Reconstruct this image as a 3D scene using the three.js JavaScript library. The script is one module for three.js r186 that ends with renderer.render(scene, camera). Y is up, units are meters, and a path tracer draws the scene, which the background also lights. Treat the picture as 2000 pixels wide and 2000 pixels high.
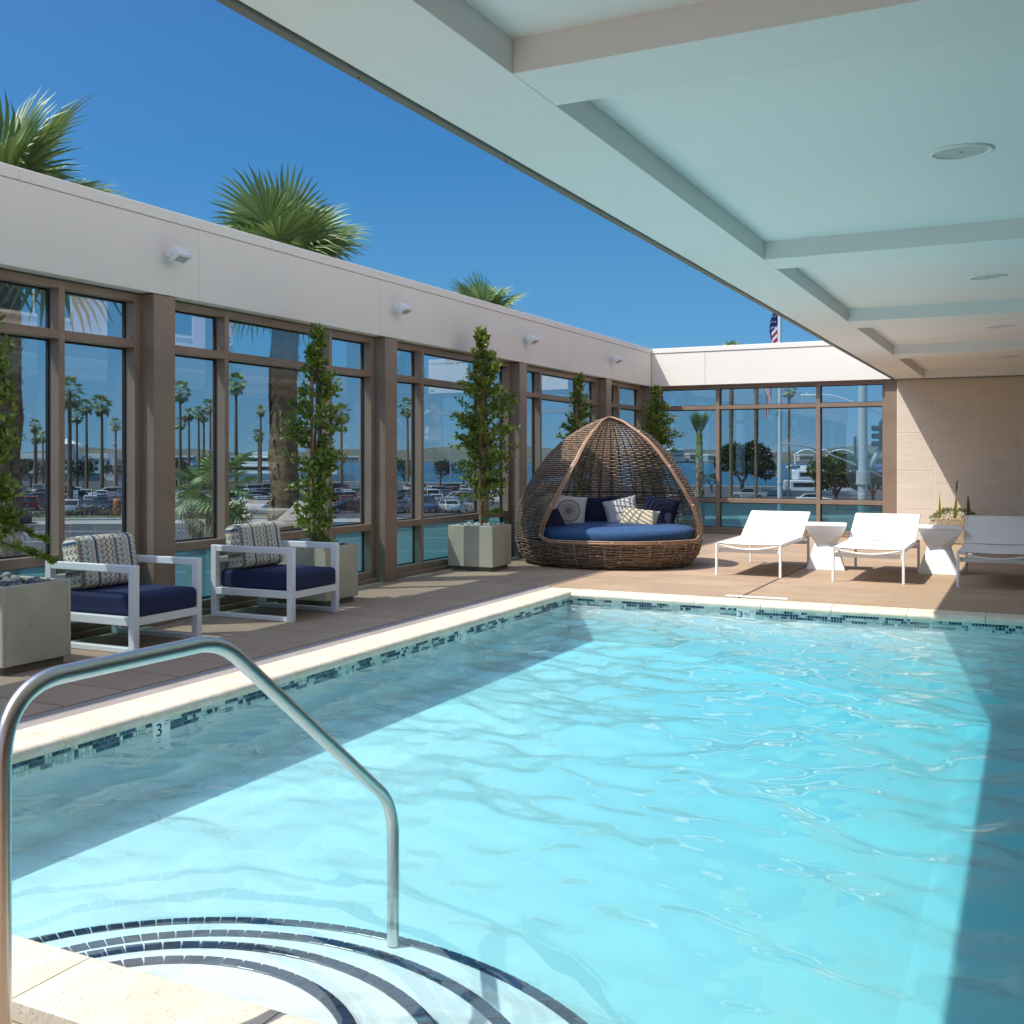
import * as THREE from 'three';
import { mergeGeometries, toCreasedNormals } from 'three/addons/utils/BufferGeometryUtils.js';
import { RoundedBoxGeometry } from 'three/addons/geometries/RoundedBoxGeometry.js';

// ---------------------------------------------------------------- camera, sky, sun, exposure
const scene = new THREE.Scene();
const EYE = 1.4, FOC = 2267.7, YAW = THREE.MathUtils.degToRad(30.177), CX = 700, CY = 896;
const camera = new THREE.PerspectiveCamera(2 * Math.atan(1000 / FOC) * 180 / Math.PI, 1, 0.05, 9000);
camera.position.set(0, EYE, 0);
camera.rotation.y = YAW;
camera.setViewOffset(2000, 2000, 1000 - CX, 1000 - CY, 2000, 2000);   // shifted lens: verticals stay upright

const renderer = new THREE.WebGLRenderer();
renderer.toneMapping = THREE.LinearToneMapping;
renderer.toneMappingExposure = 1.66;
renderer.shadowMap.enabled = true;

const SUN = new THREE.Vector3(-0.48, 1, 0.47).normalize();            // towards the sun
{
  const W = 512, H = 256, data = new Float32Array(W * H * 4);
  const stops = [[0, [0.148, 0.287, 0.42]], [6, [0.070, 0.220, 0.405]], [14, [0.034, 0.147, 0.338]], [24, [0.021, 0.098, 0.272]], [45, [0.020, 0.09, 0.25]], [90, [0.020, 0.087, 0.242]]];
  for (let r = 0; r < H; r++) {
    const el = Math.max(0, (r + 0.5) / H * 180 - 90);
    let k = 0; while (k < stops.length - 2 && el > stops[k + 1][0]) k++;
    const t = THREE.MathUtils.clamp((el - stops[k][0]) / (stops[k + 1][0] - stops[k][0]), 0, 1);
    for (let c = 0; c < W; c++) {
      // CIE clear sky: brighter and whiter towards the sun, darkest about a right angle from it
      const az = ((c + 0.5) / W - 0.5) * 2 * Math.PI, er = el * Math.PI / 180, cg = Math.cos(er) * (Math.cos(az) * SUN.x + Math.sin(az) * SUN.z) + Math.sin(er) * SUN.y, ga = Math.acos(Math.min(1, Math.max(-1, cg)));
      const f = (1 + 10 * Math.exp(-3 * ga) + 0.45 * cg * cg) / 1.1, pale = Math.min(0.75, Math.max(0, (f - 1) * 0.22));
      for (let i = 0; i < 3; i++) { const s = THREE.MathUtils.lerp(stops[k][1][i], stops[k + 1][1][i], t); data[(r * W + c) * 4 + i] = f * THREE.MathUtils.lerp(s, [0.30, 0.31, 0.33][i], pale); }
      data[(r * W + c) * 4 + 3] = 1;
    }
  }
  const sky = new THREE.DataTexture(data, W, H, THREE.RGBAFormat, THREE.FloatType);
  sky.mapping = THREE.EquirectangularReflectionMapping; sky.magFilter = THREE.LinearFilter; sky.needsUpdate = true;
  scene.background = sky; scene.environment = sky;
}
const sun = new THREE.DirectionalLight(new THREE.Color(1, 0.945, 0.86), 3.45);
sun.position.copy(SUN).multiplyScalar(60); sun.castShadow = true; sun.shadow.radius = 1;
Object.assign(sun.shadow.camera, { left: -40, right: 40, top: 40, bottom: -40, near: 1, far: 160 }); sun.shadow.mapSize.set(4096, 4096);
scene.add(sun, sun.target);

// ---------------------------------------------------------------- small tools
let seed = 12345;
const rnd = () => { seed = (seed * 1664525 + 1013904223) >>> 0; return seed / 4294967296; };
const rr = (a, b) => a + (b - a) * rnd(), pick = (a) => a[Math.floor(rnd() * a.length)];
const V = (x, y, z) => new THREE.Vector3(x, y, z);
const sin = Math.sin, cos = Math.cos, PI = Math.PI, lerp = THREE.MathUtils.lerp, clamp = THREE.MathUtils.clamp;
// photograph pixel (2000 px frame) -> direction, and points on known planes
const ray = (u, v) => V(-sin(YAW) + cos(YAW) * (u - CX) / FOC, (CY - v) / FOC, -cos(YAW) - sin(YAW) * (u - CX) / FOC);
const onY = (u, v, y) => { const r = ray(u, v); return r.multiplyScalar((y - EYE) / r.y).add(V(0, EYE, 0)); };
const atD = (u, v, d) => ray(u, v).multiplyScalar(d).add(V(0, EYE, 0));     // d: metres along the view axis, from known size

const used = {};
const numbered = (n) => { used[n] = (used[n] ?? -1) + 1; return used[n] ? n + '_' + String(used[n]).padStart(3, '0') : n; };
function tag(o, label, category, group, kind) {
  o.userData = { ...o.userData, label }; if (category) o.userData.category = category;
  if (group) o.userData.group = group; if (kind) o.userData.kind = kind; return o;
}
function thing(name, label, category, pos = [0, 0, 0], turn = 0, group, kind) {
  const o = new THREE.Group(); o.name = numbered(name); o.position.set(...pos); o.rotation.y = turn; scene.add(o);
  return tag(o, label, category, group, kind);
}
function copyThing(src, pos, turn, label, group) {
  const o = src.clone(); o.name = numbered(src.name.replace(/_\d{3}$/, '')); o.userData = { ...src.userData }; scene.add(o);
  o.position.set(...pos); o.rotation.y = turn; if (label) o.userData.label = label; if (group) o.userData.group = group; return o;
}
const strip = (g) => { g = g.index ? g.toNonIndexed() : g; for (const k of Object.keys(g.attributes)) if (!['position', 'normal', 'uv', 'color'].includes(k)) g.deleteAttribute(k); return g; };
const merge = (list) => list.length === 1 ? list[0] : mergeGeometries(list.map(strip), false);
function part(name, geo, mat, parent, pos) {
  const m = new THREE.Mesh(Array.isArray(geo) ? merge(geo) : geo, mat); m.name = name; if (pos) m.position.set(...pos); parent.add(m); return m;
}
function solo(name, geo, mat, label, category, group, kind, pos) {
  const m = part(numbered(name), geo, mat, scene, pos); return tag(m, label, category, group, kind);
}
const T = (g, x = 0, y = 0, z = 0, ry = 0, rx = 0, rz = 0, s = 1) => g.applyMatrix4(new THREE.Matrix4().compose(V(x, y, z), new THREE.Quaternion().setFromEuler(new THREE.Euler(rx, ry, rz, 'YXZ')), typeof s === 'number' ? V(s, s, s) : V(...s)));

// chamfered box with uv in metres
const boxCache = new Map();
function cbox(w, h, d, b = 0.003, ou = 0, ov = 0) {
  const key = [w, h, d, b, ou, ov].map((x) => x.toFixed(4)).join();
  if (boxCache.has(key)) return boxCache.get(key);
  b = Math.min(b, w * 0.45, h * 0.45, d * 0.45);
  const P = [], N = [], U = [], H = [w / 2, h / 2, d / 2];
  const corner = (s, ax) => { const p = [0, 1, 2].map((i) => s[i] * (H[i] - (i === ax ? 0 : b))); return p; };
  const tri = (a, bb, c) => {
    const e1 = [0, 1, 2].map((i) => bb[i] - a[i]), e2 = [0, 1, 2].map((i) => c[i] - a[i]);
    let n = [e1[1] * e2[2] - e1[2] * e2[1], e1[2] * e2[0] - e1[0] * e2[2], e1[0] * e2[1] - e1[1] * e2[0]];
    const mid = [0, 1, 2].map((i) => a[i] + bb[i] + c[i]);
    if (n[0] * mid[0] + n[1] * mid[1] + n[2] * mid[2] < 0) { [bb, c] = [c, bb]; n = n.map((x) => -x); }
    const L = Math.hypot(...n) || 1; n = n.map((x) => x / L);
    const an = n.map(Math.abs), ax = an[1] >= an[0] - 1e-6 && an[1] >= an[2] - 1e-6 ? 1 : an[0] >= an[2] ? 0 : 2;
    for (const q of [a, bb, c]) { P.push(...q); N.push(...n); U.push((ax === 0 ? q[2] : q[0]) + ou, (ax === 1 ? q[2] : q[1]) + ov); }
  };
  const quad = (a, bb, c, dd) => { tri(a, bb, c); tri(a, c, dd); };
  const S = [-1, 1];
  for (let ax = 0; ax < 3; ax++) for (const s of S) {
    const o = [0, 1, 2].filter((i) => i !== ax), f = (p, q) => { const t = [0, 0, 0]; t[ax] = s; t[o[0]] = p; t[o[1]] = q; return corner(t, ax); };
    quad(f(-1, -1), f(1, -1), f(1, 1), f(-1, 1));
  }
  for (let ax = 0; ax < 3; ax++) { const o = [0, 1, 2].filter((i) => i !== ax);
    for (const p of S) for (const q of S) { const f = (e, face) => { const t = [0, 0, 0]; t[ax] = e; t[o[0]] = p; t[o[1]] = q; return corner(t, face); };
      quad(f(-1, o[0]), f(1, o[0]), f(1, o[1]), f(-1, o[1])); } }
  for (const a of S) for (const bb of S) for (const c of S) { const t = [a, bb, c]; tri(corner(t, 0), corner(t, 1), corner(t, 2)); }
  const g = new THREE.BufferGeometry();
  g.setAttribute('position', new THREE.Float32BufferAttribute(P, 3)); g.setAttribute('normal', new THREE.Float32BufferAttribute(N, 3)); g.setAttribute('uv', new THREE.Float32BufferAttribute(U, 2));
  boxCache.set(key, g); return g;
}
// a box part from world extents under a parent that is not turned
function B(parent, name, mat, x0, x1, y0, y1, z0, z1, b = 0.003, vary = false) {
  const g = cbox(Math.abs(x1 - x0), Math.abs(y1 - y0), Math.abs(z1 - z0), b, vary ? Math.floor(rnd() * 8) * 0.37 : 0, vary ? Math.floor(rnd() * 8) * 0.53 : 0);
  const p = parent.position; return part(name, g, mat, parent, [(x0 + x1) / 2 - p.x, (y0 + y1) / 2 - p.y, (z0 + z1) / 2 - p.z]);
}
const bx = (x0, x1, y0, y1, z0, z1, b = 0.003) => cbox(x1 - x0, y1 - y0, z1 - z0, b).clone().translate((x0 + x1) / 2, (y0 + y1) / 2, (z0 + z1) / 2);
function tube(pts, r, seg = 24, sides = 8, closed = false, tension = 0.5) {
  return new THREE.TubeGeometry(new THREE.CatmullRomCurve3(pts, closed, 'catmullrom', tension), seg, r, sides, closed);
}
// straight bar between two points, r0 -> r1
function bar(a, b, r0, r1 = r0, sides = 7) {
  const d = b.clone().sub(a), L = d.length(), g = new THREE.CylinderGeometry(r1, r0, L, sides, 1);
  return g.applyMatrix4(new THREE.Matrix4().compose(a.clone().add(b).multiplyScalar(0.5), new THREE.Quaternion().setFromUnitVectors(V(0, 1, 0), d.normalize()), V(1, 1, 1)));
}
function rawGeo(P, N, U, C) {
  const g = new THREE.BufferGeometry(); g.setAttribute('position', new THREE.Float32BufferAttribute(P, 3));
  if (U) g.setAttribute('uv', new THREE.Float32BufferAttribute(U, 2)); if (C) g.setAttribute('color', new THREE.Float32BufferAttribute(C, 3));
  if (N) g.setAttribute('normal', new THREE.Float32BufferAttribute(N, 3)); else g.computeVertexNormals(); return g;
}

// ---------------------------------------------------------------- noise, textures, materials
function grid(n, s) { const a = new Float32Array(n * n); let q = s * 7919 + 13; for (let i = 0; i < n * n; i++) { q = (q * 1664525 + 1013904223) >>> 0; a[i] = q / 4294967296; } return a; }
function tileNoise(size, cells, oct, s, ax = 1, ay = 1) {          // tileable fractal value noise, 0..1
  const out = new Float32Array(size * size); let amp = 1, tot = 0;
  for (let o = 0; o < oct; o++) {
    const cx = cells * ax * 2 ** o, cy = cells * ay * 2 ** o, n = Math.max(cx, cy), g = grid(n, s + o * 31);
    for (let y = 0; y < size; y++) for (let x = 0; x < size; x++) {
      const fx = x / size * cx, fy = y / size * cy, ix = Math.floor(fx), iy = Math.floor(fy), tx = fx - ix, ty = fy - iy, sx = tx * tx * (3 - 2 * tx), sy = ty * ty * (3 - 2 * ty);
      const at = (i, j) => g[(j % cy) * n + (i % cx)];
      out[y * size + x] += amp * lerp(lerp(at(ix, iy), at(ix + 1, iy), sx), lerp(at(ix, iy + 1), at(ix + 1, iy + 1), sx), sy);
    }
    tot += amp; amp *= 0.5;
  }
  for (let i = 0; i < out.length; i++) out[i] /= tot; return out;
}
const toS = (l) => Math.round(255 * clamp(l <= 0.0031308 ? l * 12.92 : 1.055 * l ** (1 / 2.4) - 0.055, 0, 1));
function texOf(size, metres, fn, srgb) {
  const d = new Uint8Array(size * size * 4);
  for (let i = 0; i < size * size; i++) { const c = fn(i, i % size, Math.floor(i / size)); for (let k = 0; k < 3; k++) d[i * 4 + k] = srgb ? toS(c[k]) : clamp(Math.round(c[k] * 255), 0, 255); d[i * 4 + 3] = 255; }
  const t = new THREE.DataTexture(d, size, size); t.wrapS = t.wrapT = THREE.RepeatWrapping; t.magFilter = THREE.LinearFilter; t.generateMipmaps = true; t.repeat.set(1 / metres, 1 / metres);
  if (srgb) t.colorSpace = THREE.SRGBColorSpace; t.needsUpdate = true; return t;
}
const mix3 = (a, b, t) => [0, 1, 2].map((i) => lerp(a[i], b[i], t));
const rgb = (c) => new THREE.Color().setRGB(...c);
function std(name, c, rough = 0.6, o = {}) { const m = new THREE.MeshStandardMaterial({ color: rgb(c), roughness: rough, ...o }); m.name = name; return m; }
function phys(name, c, rough, o) { const m = new THREE.MeshPhysicalMaterial({ color: rgb(c), roughness: rough, ...o }); m.name = name; return m; }
// mottled surface: two tones of the same stuff, layered coarse and fine noise, fine bump
function mottled(name, a, b, rough, { size = 512, metres = 1.5, cells = 4, oct = 5, s = 1, ax = 1, ay = 1, bump = 0.001, gain = 1.6, pits = 0, pitTone = 0.6, pitCells = 40, o = {} } = {}) {
  const n = tileNoise(size, cells, oct, s, ax, ay), f = tileNoise(size, 64, 2, s + 77, ax > 1 ? 2 : 1, ay > 1 ? 2 : 1), p = pits ? tileNoise(size, pitCells, 2, s + 5, ax, ay) : null;
  const map = texOf(size, metres, (i) => { let t = clamp(0.5 + (n[i] - 0.5) * gain + (f[i] - 0.5) * 0.35, 0, 1), c = mix3(a, b, t); if (p && p[i] < pits) c = c.map((x) => x * pitTone); return c; }, true);
  const bm = texOf(size, metres, (i) => { let h = 0.5 + (n[i] - 0.5) * 0.7 + (f[i] - 0.5) * 0.6; if (p && p[i] < pits) h -= 0.4; return [h, h, h]; });
  return std(name, [1, 1, 1], rough, { map, bumpMap: bm, bumpScale: bump, ...o });
}
const M = {
  fascia: mottled('fascia_paint', [0.765, 0.73, 0.66], [0.815, 0.78, 0.71], 0.5, { metres: 3, cells: 3, bump: 0.0006, gain: 1.4, s: 3 }),
  cap: std('cap_paint', [0.79, 0.755, 0.69], 0.45),
  bronze: mottled('bronze_anodised_frame', [0.265, 0.19, 0.138], [0.32, 0.232, 0.17], 0.42, { size: 256, metres: 1, cells: 4, bump: 0.0001, s: 9, o: { metalness: 0.25 } }),
  gasket: std('black_gasket', [0.012, 0.013, 0.014], 0.6),
  glass: phys('tinted_glass', [0.51, 0.63, 0.66], 0.0, { transmission: 1, thickness: 0, ior: 2.25 }),
  frosted: phys('frosted_glass', [0.16, 0.43, 0.46], 0.5, { transmission: 0.8, thickness: 0, ior: 1.6 }),
  canopy: mottled('canopy_paint', [0.87, 0.87, 0.85], [0.91, 0.91, 0.895], 0.55, { metres: 4, cells: 3, bump: 0.0004, s: 12 }),
  drip: std('drip_edge', [0.16, 0.15, 0.12], 0.5),
  coping: mottled('travertine_coping', [0.62, 0.535, 0.41], [0.74, 0.655, 0.53], 0.6, { size: 1024, metres: 0.9, cells: 5, oct: 5, s: 21, ax: 1, ay: 2, bump: 0.002, pits: 0.205, pitTone: 0.7, pitCells: 64 }),
  deck: mottled('sand_finish_deck', [0.345, 0.24, 0.155], [0.44, 0.315, 0.21], 0.8, { size: 1024, metres: 2.2, cells: 4, oct: 6, s: 31, bump: 0.0015, gain: 2.1 }),
  deckGap: std('deck_joint', [0.085, 0.055, 0.038], 0.9),
  band: mottled('grey_deck_band', [0.27, 0.235, 0.215], [0.34, 0.30, 0.275], 0.8, { metres: 1.2, s: 35 }),
  plaster: mottled('pool_plaster', [0.645, 0.67, 0.67], [0.705, 0.73, 0.725], 0.7, { metres: 2.5, cells: 4, s: 41, bump: 0.001 }),
  navyTile: std('navy_step_tile', [0.012, 0.018, 0.042], 0.25),
  stone: mottled('limestone_wall_tile', [0.64, 0.555, 0.455], [0.71, 0.625, 0.52], 0.75, { size: 512, metres: 1.1, cells: 4, oct: 6, s: 51, ax: 1, ay: 4, bump: 0.003, gain: 1.0 }),
  grout: std('pale_grout', [0.80, 0.75, 0.68], 0.9),
  white: std('white_powder_coat', [0.80, 0.80, 0.79], 0.38),
  sling: mottled('white_sling_mesh', [0.76, 0.76, 0.745], [0.82, 0.82, 0.805], 0.7, { size: 256, metres: 0.2, cells: 32, oct: 2, s: 61, bump: 0.0005 }),
  resin: std('white_resin', [0.82, 0.82, 0.82], 0.35),
  concrete: mottled('cast_concrete', [0.43, 0.40, 0.30], [0.55, 0.51, 0.395], 0.62, { size: 512, metres: 0.9, cells: 3, oct: 6, s: 71, bump: 0.0012, gain: 1.5, pits: 0.2, pitTone: 0.85 }),
  plinth: std('planter_plinth', [0.16, 0.145, 0.11], 0.8),
  navy: mottled('navy_canvas', [0.008, 0.014, 0.055], [0.014, 0.023, 0.082], 0.85, { size: 256, metres: 0.25, cells: 32, oct: 2, s: 81, ax: 1, ay: 2, bump: 0.0006 }),
  blue: mottled('blue_canvas', [0.018, 0.062, 0.155], [0.028, 0.085, 0.20], 0.85, { size: 256, metres: 0.3, cells: 32, oct: 2, s: 83, bump: 0.0006 }),
  steel: phys('brushed_stainless', [0.60, 0.575, 0.54], 0.3, { metalness: 1, anisotropy: 0.5 }),
  rattan: mottled('brown_rattan', [0.115, 0.074, 0.05], [0.33, 0.22, 0.145], 0.5, { size: 256, metres: 0.3, cells: 12, oct: 3, s: 91, bump: 0.0008, gain: 2 }),
  cane: mottled('tan_cane', [0.30, 0.17, 0.10], [0.42, 0.25, 0.15], 0.45, { size: 256, metres: 0.4, cells: 8, oct: 3, s: 93, bump: 0.0005 }),
  tie: std('pale_cane_tie', [0.45, 0.36, 0.28], 0.6),
  bark: mottled('young_bark', [0.10, 0.065, 0.035], [0.19, 0.125, 0.07], 0.9, { size: 256, metres: 0.3, cells: 6, s: 95, ax: 2, ay: 1, bump: 0.002 }),
  stake: mottled('wood_stake', [0.30, 0.15, 0.06], [0.42, 0.23, 0.10], 0.8, { size: 256, metres: 0.4, cells: 4, s: 97, ax: 6, ay: 1, bump: 0.001 }),
  tieGreen: std('green_plastic_tie', [0.01, 0.20, 0.12], 0.5),
  leaf: phys('ficus_leaf', [1, 1, 1], 0.38, { vertexColors: true, transmission: 0.45, thickness: 0, side: THREE.DoubleSide }),
  frond: phys('fan_palm_frond', [1, 1, 1], 0.55, { vertexColors: true, transmission: 0.3, thickness: 0, side: THREE.DoubleSide }),
  palmBark: mottled('palm_trunk', [0.10, 0.065, 0.035], [0.27, 0.19, 0.11], 0.95, { size: 256, metres: 1.2, cells: 6, s: 101, ax: 1, ay: 3, bump: 0.02, gain: 2 }),
  asphalt: mottled('asphalt', [0.045, 0.046, 0.05], [0.07, 0.07, 0.074], 0.9, { size: 512, metres: 12, cells: 4, s: 111, bump: 0.004 }),
  paving: mottled('concrete_paving', [0.30, 0.275, 0.245], [0.38, 0.35, 0.31], 0.9, { metres: 5, s: 113 }),
  grass: mottled('dry_grass', [0.10, 0.11, 0.035], [0.20, 0.18, 0.07], 1, { metres: 6, s: 115, bump: 0.02 }),
  linePaint: std('road_line_paint', [0.65, 0.64, 0.6], 0.8),
  black: std('black_metal', [0.015, 0.015, 0.016], 0.45),
  galv: std('grey_galvanised_pole', [0.32, 0.37, 0.38], 0.5),
};
// ---------------------------------------------------------------- pool terrace
const WL = -6.325, FZ = -22.03;                // inner faces of the two parapets
const PX0 = -4.25, PX1 = 1.6, PZ0 = -11.72, PZ1 = -2.42, WATER = -0.116, FLOOR = -0.50, DEEP = -0.95;   // the floor falls from the step side to the canopy side
const STREET = -4.6;
{
  const pod = thing('podium', 'raised concrete podium that carries the pool terrace', null, [0, STREET, 0], 0, null, 'structure');
  B(pod, 'wall', M.paving, -6.8, -6.62, STREET, -0.02, -22.5, 6.5, 0.01);
  B(pod, 'wall', M.paving, -6.62, 7, STREET, -0.02, -22.5, -22.32, 0.01);
  B(pod, 'slab', M.paving, -6.62, 7, -1.8, -1.4, -22.32, 6.5, 0.01);
}
{
  const d = thing('pool_deck', 'brown sand finished concrete terrace with saw cut joints', null, [0, 0, 0], 0, null, 'structure');
  const ROW = 0.515, G = 0.012, top = 0, bot = -0.06;
  B(d, 'joint_bed', M.deckGap, -6.62, -4.525, -0.3, -0.007, -22.3, 6.4, 0.001);
  B(d, 'joint_bed', M.deckGap, -4.53, 7, -0.3, -0.007, -22.3, -12.06, 0.001);
  B(d, 'joint_bed', M.deckGap, -4.53, 7, -0.3, -0.007, -2.08, 6.4, 0.001);
  B(d, 'joint_bed', M.deckGap, 1.96, 7, -0.3, -0.007, -12.06, -2.08, 0.001);
  const row = (x0, x1, z1, z0) => B(d, 'deck_slab', M.deck, x0 + G, x1 - G, bot, top, z0 + G, z1 - G, 0.004, true);
  for (let z = -12.06; z > -22.2; z -= ROW) {
    const z0 = Math.max(z - ROW, -22.2);
    row(-6.6, -4.60, z, z0); row(-4.60, -2.57, z, z0); row(-2.57, 0.3, z, z0); row(0.3, 4.45, z, z0);
  }
  for (let z = -12.06; z < 6.3; z += ROW) row(-6.6, -4.73, Math.min(z + ROW, 6.4), z);
  for (let z = -12.06; z < -2.2; z += 1.2) B(d, 'border_band', M.band, -4.726, -4.524, -0.06, -0.001, z + 0.003, Math.min(z + 1.2, -2.1) - 0.003, 0.003, true);
  for (let z = -2.08; z < 6.3; z += ROW) { row(-4.73, -2.57, Math.min(z + ROW, 6.4), z); row(-2.57, 0.3, Math.min(z + ROW, 6.4), z); row(0.3, 4.45, Math.min(z + ROW, 6.4), z); }
  for (let z = -12.06; z < -2.2; z += ROW * 2) row(1.96, 4.45, Math.min(z + ROW * 2, -2.08), z);
  // depth marker tile let into the deck
  const cv = document.createElement('canvas'); cv.width = 512; cv.height = 128; const c = cv.getContext('2d');
  c.fillStyle = '#f2f1ec'; c.fillRect(0, 0, 512, 128); c.fillStyle = '#111'; c.font = 'bold 84px sans-serif'; c.textBaseline = 'middle'; c.fillText('3½', 40, 66);
  c.font = 'bold 40px sans-serif'; c.fillText('FT', 150, 46); c.fillStyle = '#9a4a44'; c.beginPath(); c.arc(262, 64, 34, 0, 7); c.lineWidth = 8; c.strokeStyle = '#a85850'; c.stroke(); c.fillStyle = '#333'; c.font = 'bold 34px sans-serif'; c.fillText('NO', 330, 44); c.fillText('DIVING', 330, 86);
  const t = new THREE.CanvasTexture(cv); t.colorSpace = THREE.SRGBColorSpace;
  const mk = new THREE.PlaneGeometry(0.60, 0.145); mk.rotateX(-PI / 2);
  solo('depth_marker_tile', [mk], std('printed_marker_tile', [1, 1, 1], 0.4, { map: t }), 'white printed depth marker set in the deck behind the far pool coping', 'marker', null, null, [-2.42, 0.003, -12.16]);
}
// ---------------------------------------------------------------- pool shell, steps, tiles, coping
{
  const p = thing('swimming_pool', 'rectangular plastered swimming pool with mosaic waterline and curved entry steps', 'pool', [0, FLOOR, 0]);
  { const g = cbox(1, 1, 1, 0.0001).clone(), P = g.attributes.position, U = g.attributes.uv, xs = [PX0 - 0.2, -3.4, -0.5, PX1 + 0.2], ys = [FLOOR, FLOOR, DEEP, DEEP], G = [];
    for (let i = 0; i < 3; i++) { const a = xs[i], b = xs[i + 1], z0 = PZ0 - 0.2, z1 = PZ1 + 0.2, t = [[a, ys[i], z1], [b, ys[i + 1], z1], [b, ys[i + 1], z0], [a, ys[i], z0]], o = t.map(([x, y, z]) => [x, -1.2, z]), Q = [], W = [];
      const quad = (A, Bq, Cq, Dq) => { for (const q of [A, Bq, Cq, A, Cq, Dq]) { Q.push(q[0], q[1] - FLOOR, q[2]); W.push(q[0], q[2] + q[1]); } }; quad(...t); for (let k = 0; k < 4; k++) quad(t[k], o[k], o[(k + 1) % 4], t[(k + 1) % 4]); G.push(rawGeo(Q, null, W)); }
    part('floor', G, M.plaster, p); }
  B(p, 'wall', M.plaster, PX0 - 0.28, PX0, -1.1, -0.05, PZ0 - 0.28, PZ1 + 0.28, 0.002);
  B(p, 'wall', M.plaster, PX1, PX1 + 0.28, -1.1, -0.05, PZ0 - 0.28, PZ1 + 0.28, 0.002);
  B(p, 'wall', M.plaster, PX0 + 0.001, PX1 - 0.001, -1.1, -0.05, PZ0 - 0.28, PZ0, 0.002);
  B(p, 'wall', M.plaster, PX0 + 0.001, PX1 - 0.001, -1.1, -0.05, PZ1, PZ1 + 0.28, 0.002);
  // steps: concentric half rounds
  const SC = [-2.08, -2.46], steps = [[0.585, -0.205, 0], [0.825, -0.268, 0.03], [1.04, -0.345, 0.11], [1.37, -0.415, 0.07]];   // radius, height, straight run out from the wall
  const half = (r, y, run) => {
    const s = new THREE.Shape(); s.moveTo(r, -run - 0.05); s.lineTo(-r, -run - 0.05); for (let i = 0; i <= 72; i++) { const a = PI - i / 72 * PI; s.lineTo(r * cos(a), r * sin(a)); } s.closePath();
    const g = new THREE.ExtrudeGeometry(s, { depth: y + 0.95 - 0.012, bevelEnabled: true, bevelSize: 0.012, bevelThickness: 0.012, bevelSegments: 3, bevelOffset: -0.012 });
    g.rotateX(-PI / 2); return toCreasedNormals(g, 0.5);
  };
  const tileGeo = {};
  for (const [r, y, run] of steps) {
    const tread = part('step', half(r, y, run), M.plaster, p, [SC[0], -0.95 - FLOOR, SC[1] - run]);
    const n = Math.round(PI * (r - 0.04) / 0.0625), w = PI * (r - 0.04) / n - 0.005;
    tileGeo[r] = cbox(w, 0.008, 0.052, 0.0012);
    for (let i = 0; i < n; i++) {
      const a = (i + 0.5) / n * PI, m = part('step_tile', tileGeo[r], M.navyTile, tread, [cos(a) * (r - 0.042), y + 0.95 + 0.0015, -sin(a) * (r - 0.042)]); m.rotation.y = a - PI / 2;
    }
  }
  // mosaic waterline: thousands of 25 mm glass tiles, one instanced part per wall
  const pale = [[0.58, 0.67, 0.62], [0.68, 0.75, 0.70], [0.42, 0.58, 0.53]], dark = [[0.012, 0.035, 0.075], [0.018, 0.06, 0.12], [0.03, 0.12, 0.19], [0.035, 0.17, 0.20], [0.025, 0.05, 0.10], [0.06, 0.12, 0.15]];
  const tm = std('glass_mosaic', [1, 1, 1], 0.15), tg = cbox(0.0222, 0.0222, 0.008, 0.0012);
  const mosaic = (n, at, turn, skip) => {
    const list = []; const rows = 3;
    for (let i = 0; i < n; i++) for (let j = 0; j < rows; j++) if (!skip(i, j)) list.push([i, j]);
    const im = new THREE.InstancedMesh(tg, tm, list.length), m4 = new THREE.Matrix4(), q = new THREE.Quaternion().setFromEuler(new THREE.Euler(0, turn, 0)), seen = {};
    list.forEach(([i, j], k) => {
      const [x, z] = at((i + 0.5) * 0.0262); m4.compose(V(x, -0.079 - j * 0.0262 - FLOOR, z), q, V(1, 1, 1)); im.setMatrixAt(k, m4);
      const prev = seen[[i - 1, j]], d = prev === undefined ? rnd() < 0.5 : rnd() < 0.58 ? prev : rnd() < 0.5; seen[[i, j]] = d;
      im.setColorAt(k, rgb(pick(d ? dark : pale)));
    });
    im.name = 'mosaic_tile_band'; im.userData = { kind: 'stuff', label: 'small blue and pale glass mosaic tiles along the waterline' }; p.add(im);
  };
  const nL = Math.floor((PZ1 - PZ0) / 0.0262), nF = Math.floor((PX1 - PX0) / 0.0262);
  const mark = [[PZ1 + 5.11 * -1 + 2.42 * 0, 0]];
  const iz = (z) => Math.floor((PZ1 - z) / 0.0262), ix = (x) => Math.floor((x - PX0) / 0.0262);
  const ml = [[iz(-5.03), 6], [iz(-9.0), 6]], mf = [[ix(-2.52), 7]];
  mosaic(nL, (s) => [PX0 + 0.001, PZ1 - s], PI / 2, (i, j) => j < 4 && ml.some(([a, n]) => i >= a && i < a + n));
  mosaic(nF, (s) => [PX0 + s, PZ0 + 0.001], 0, (i, j) => j < 4 && mf.some(([a, n]) => i >= a && i < a + n));
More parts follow.
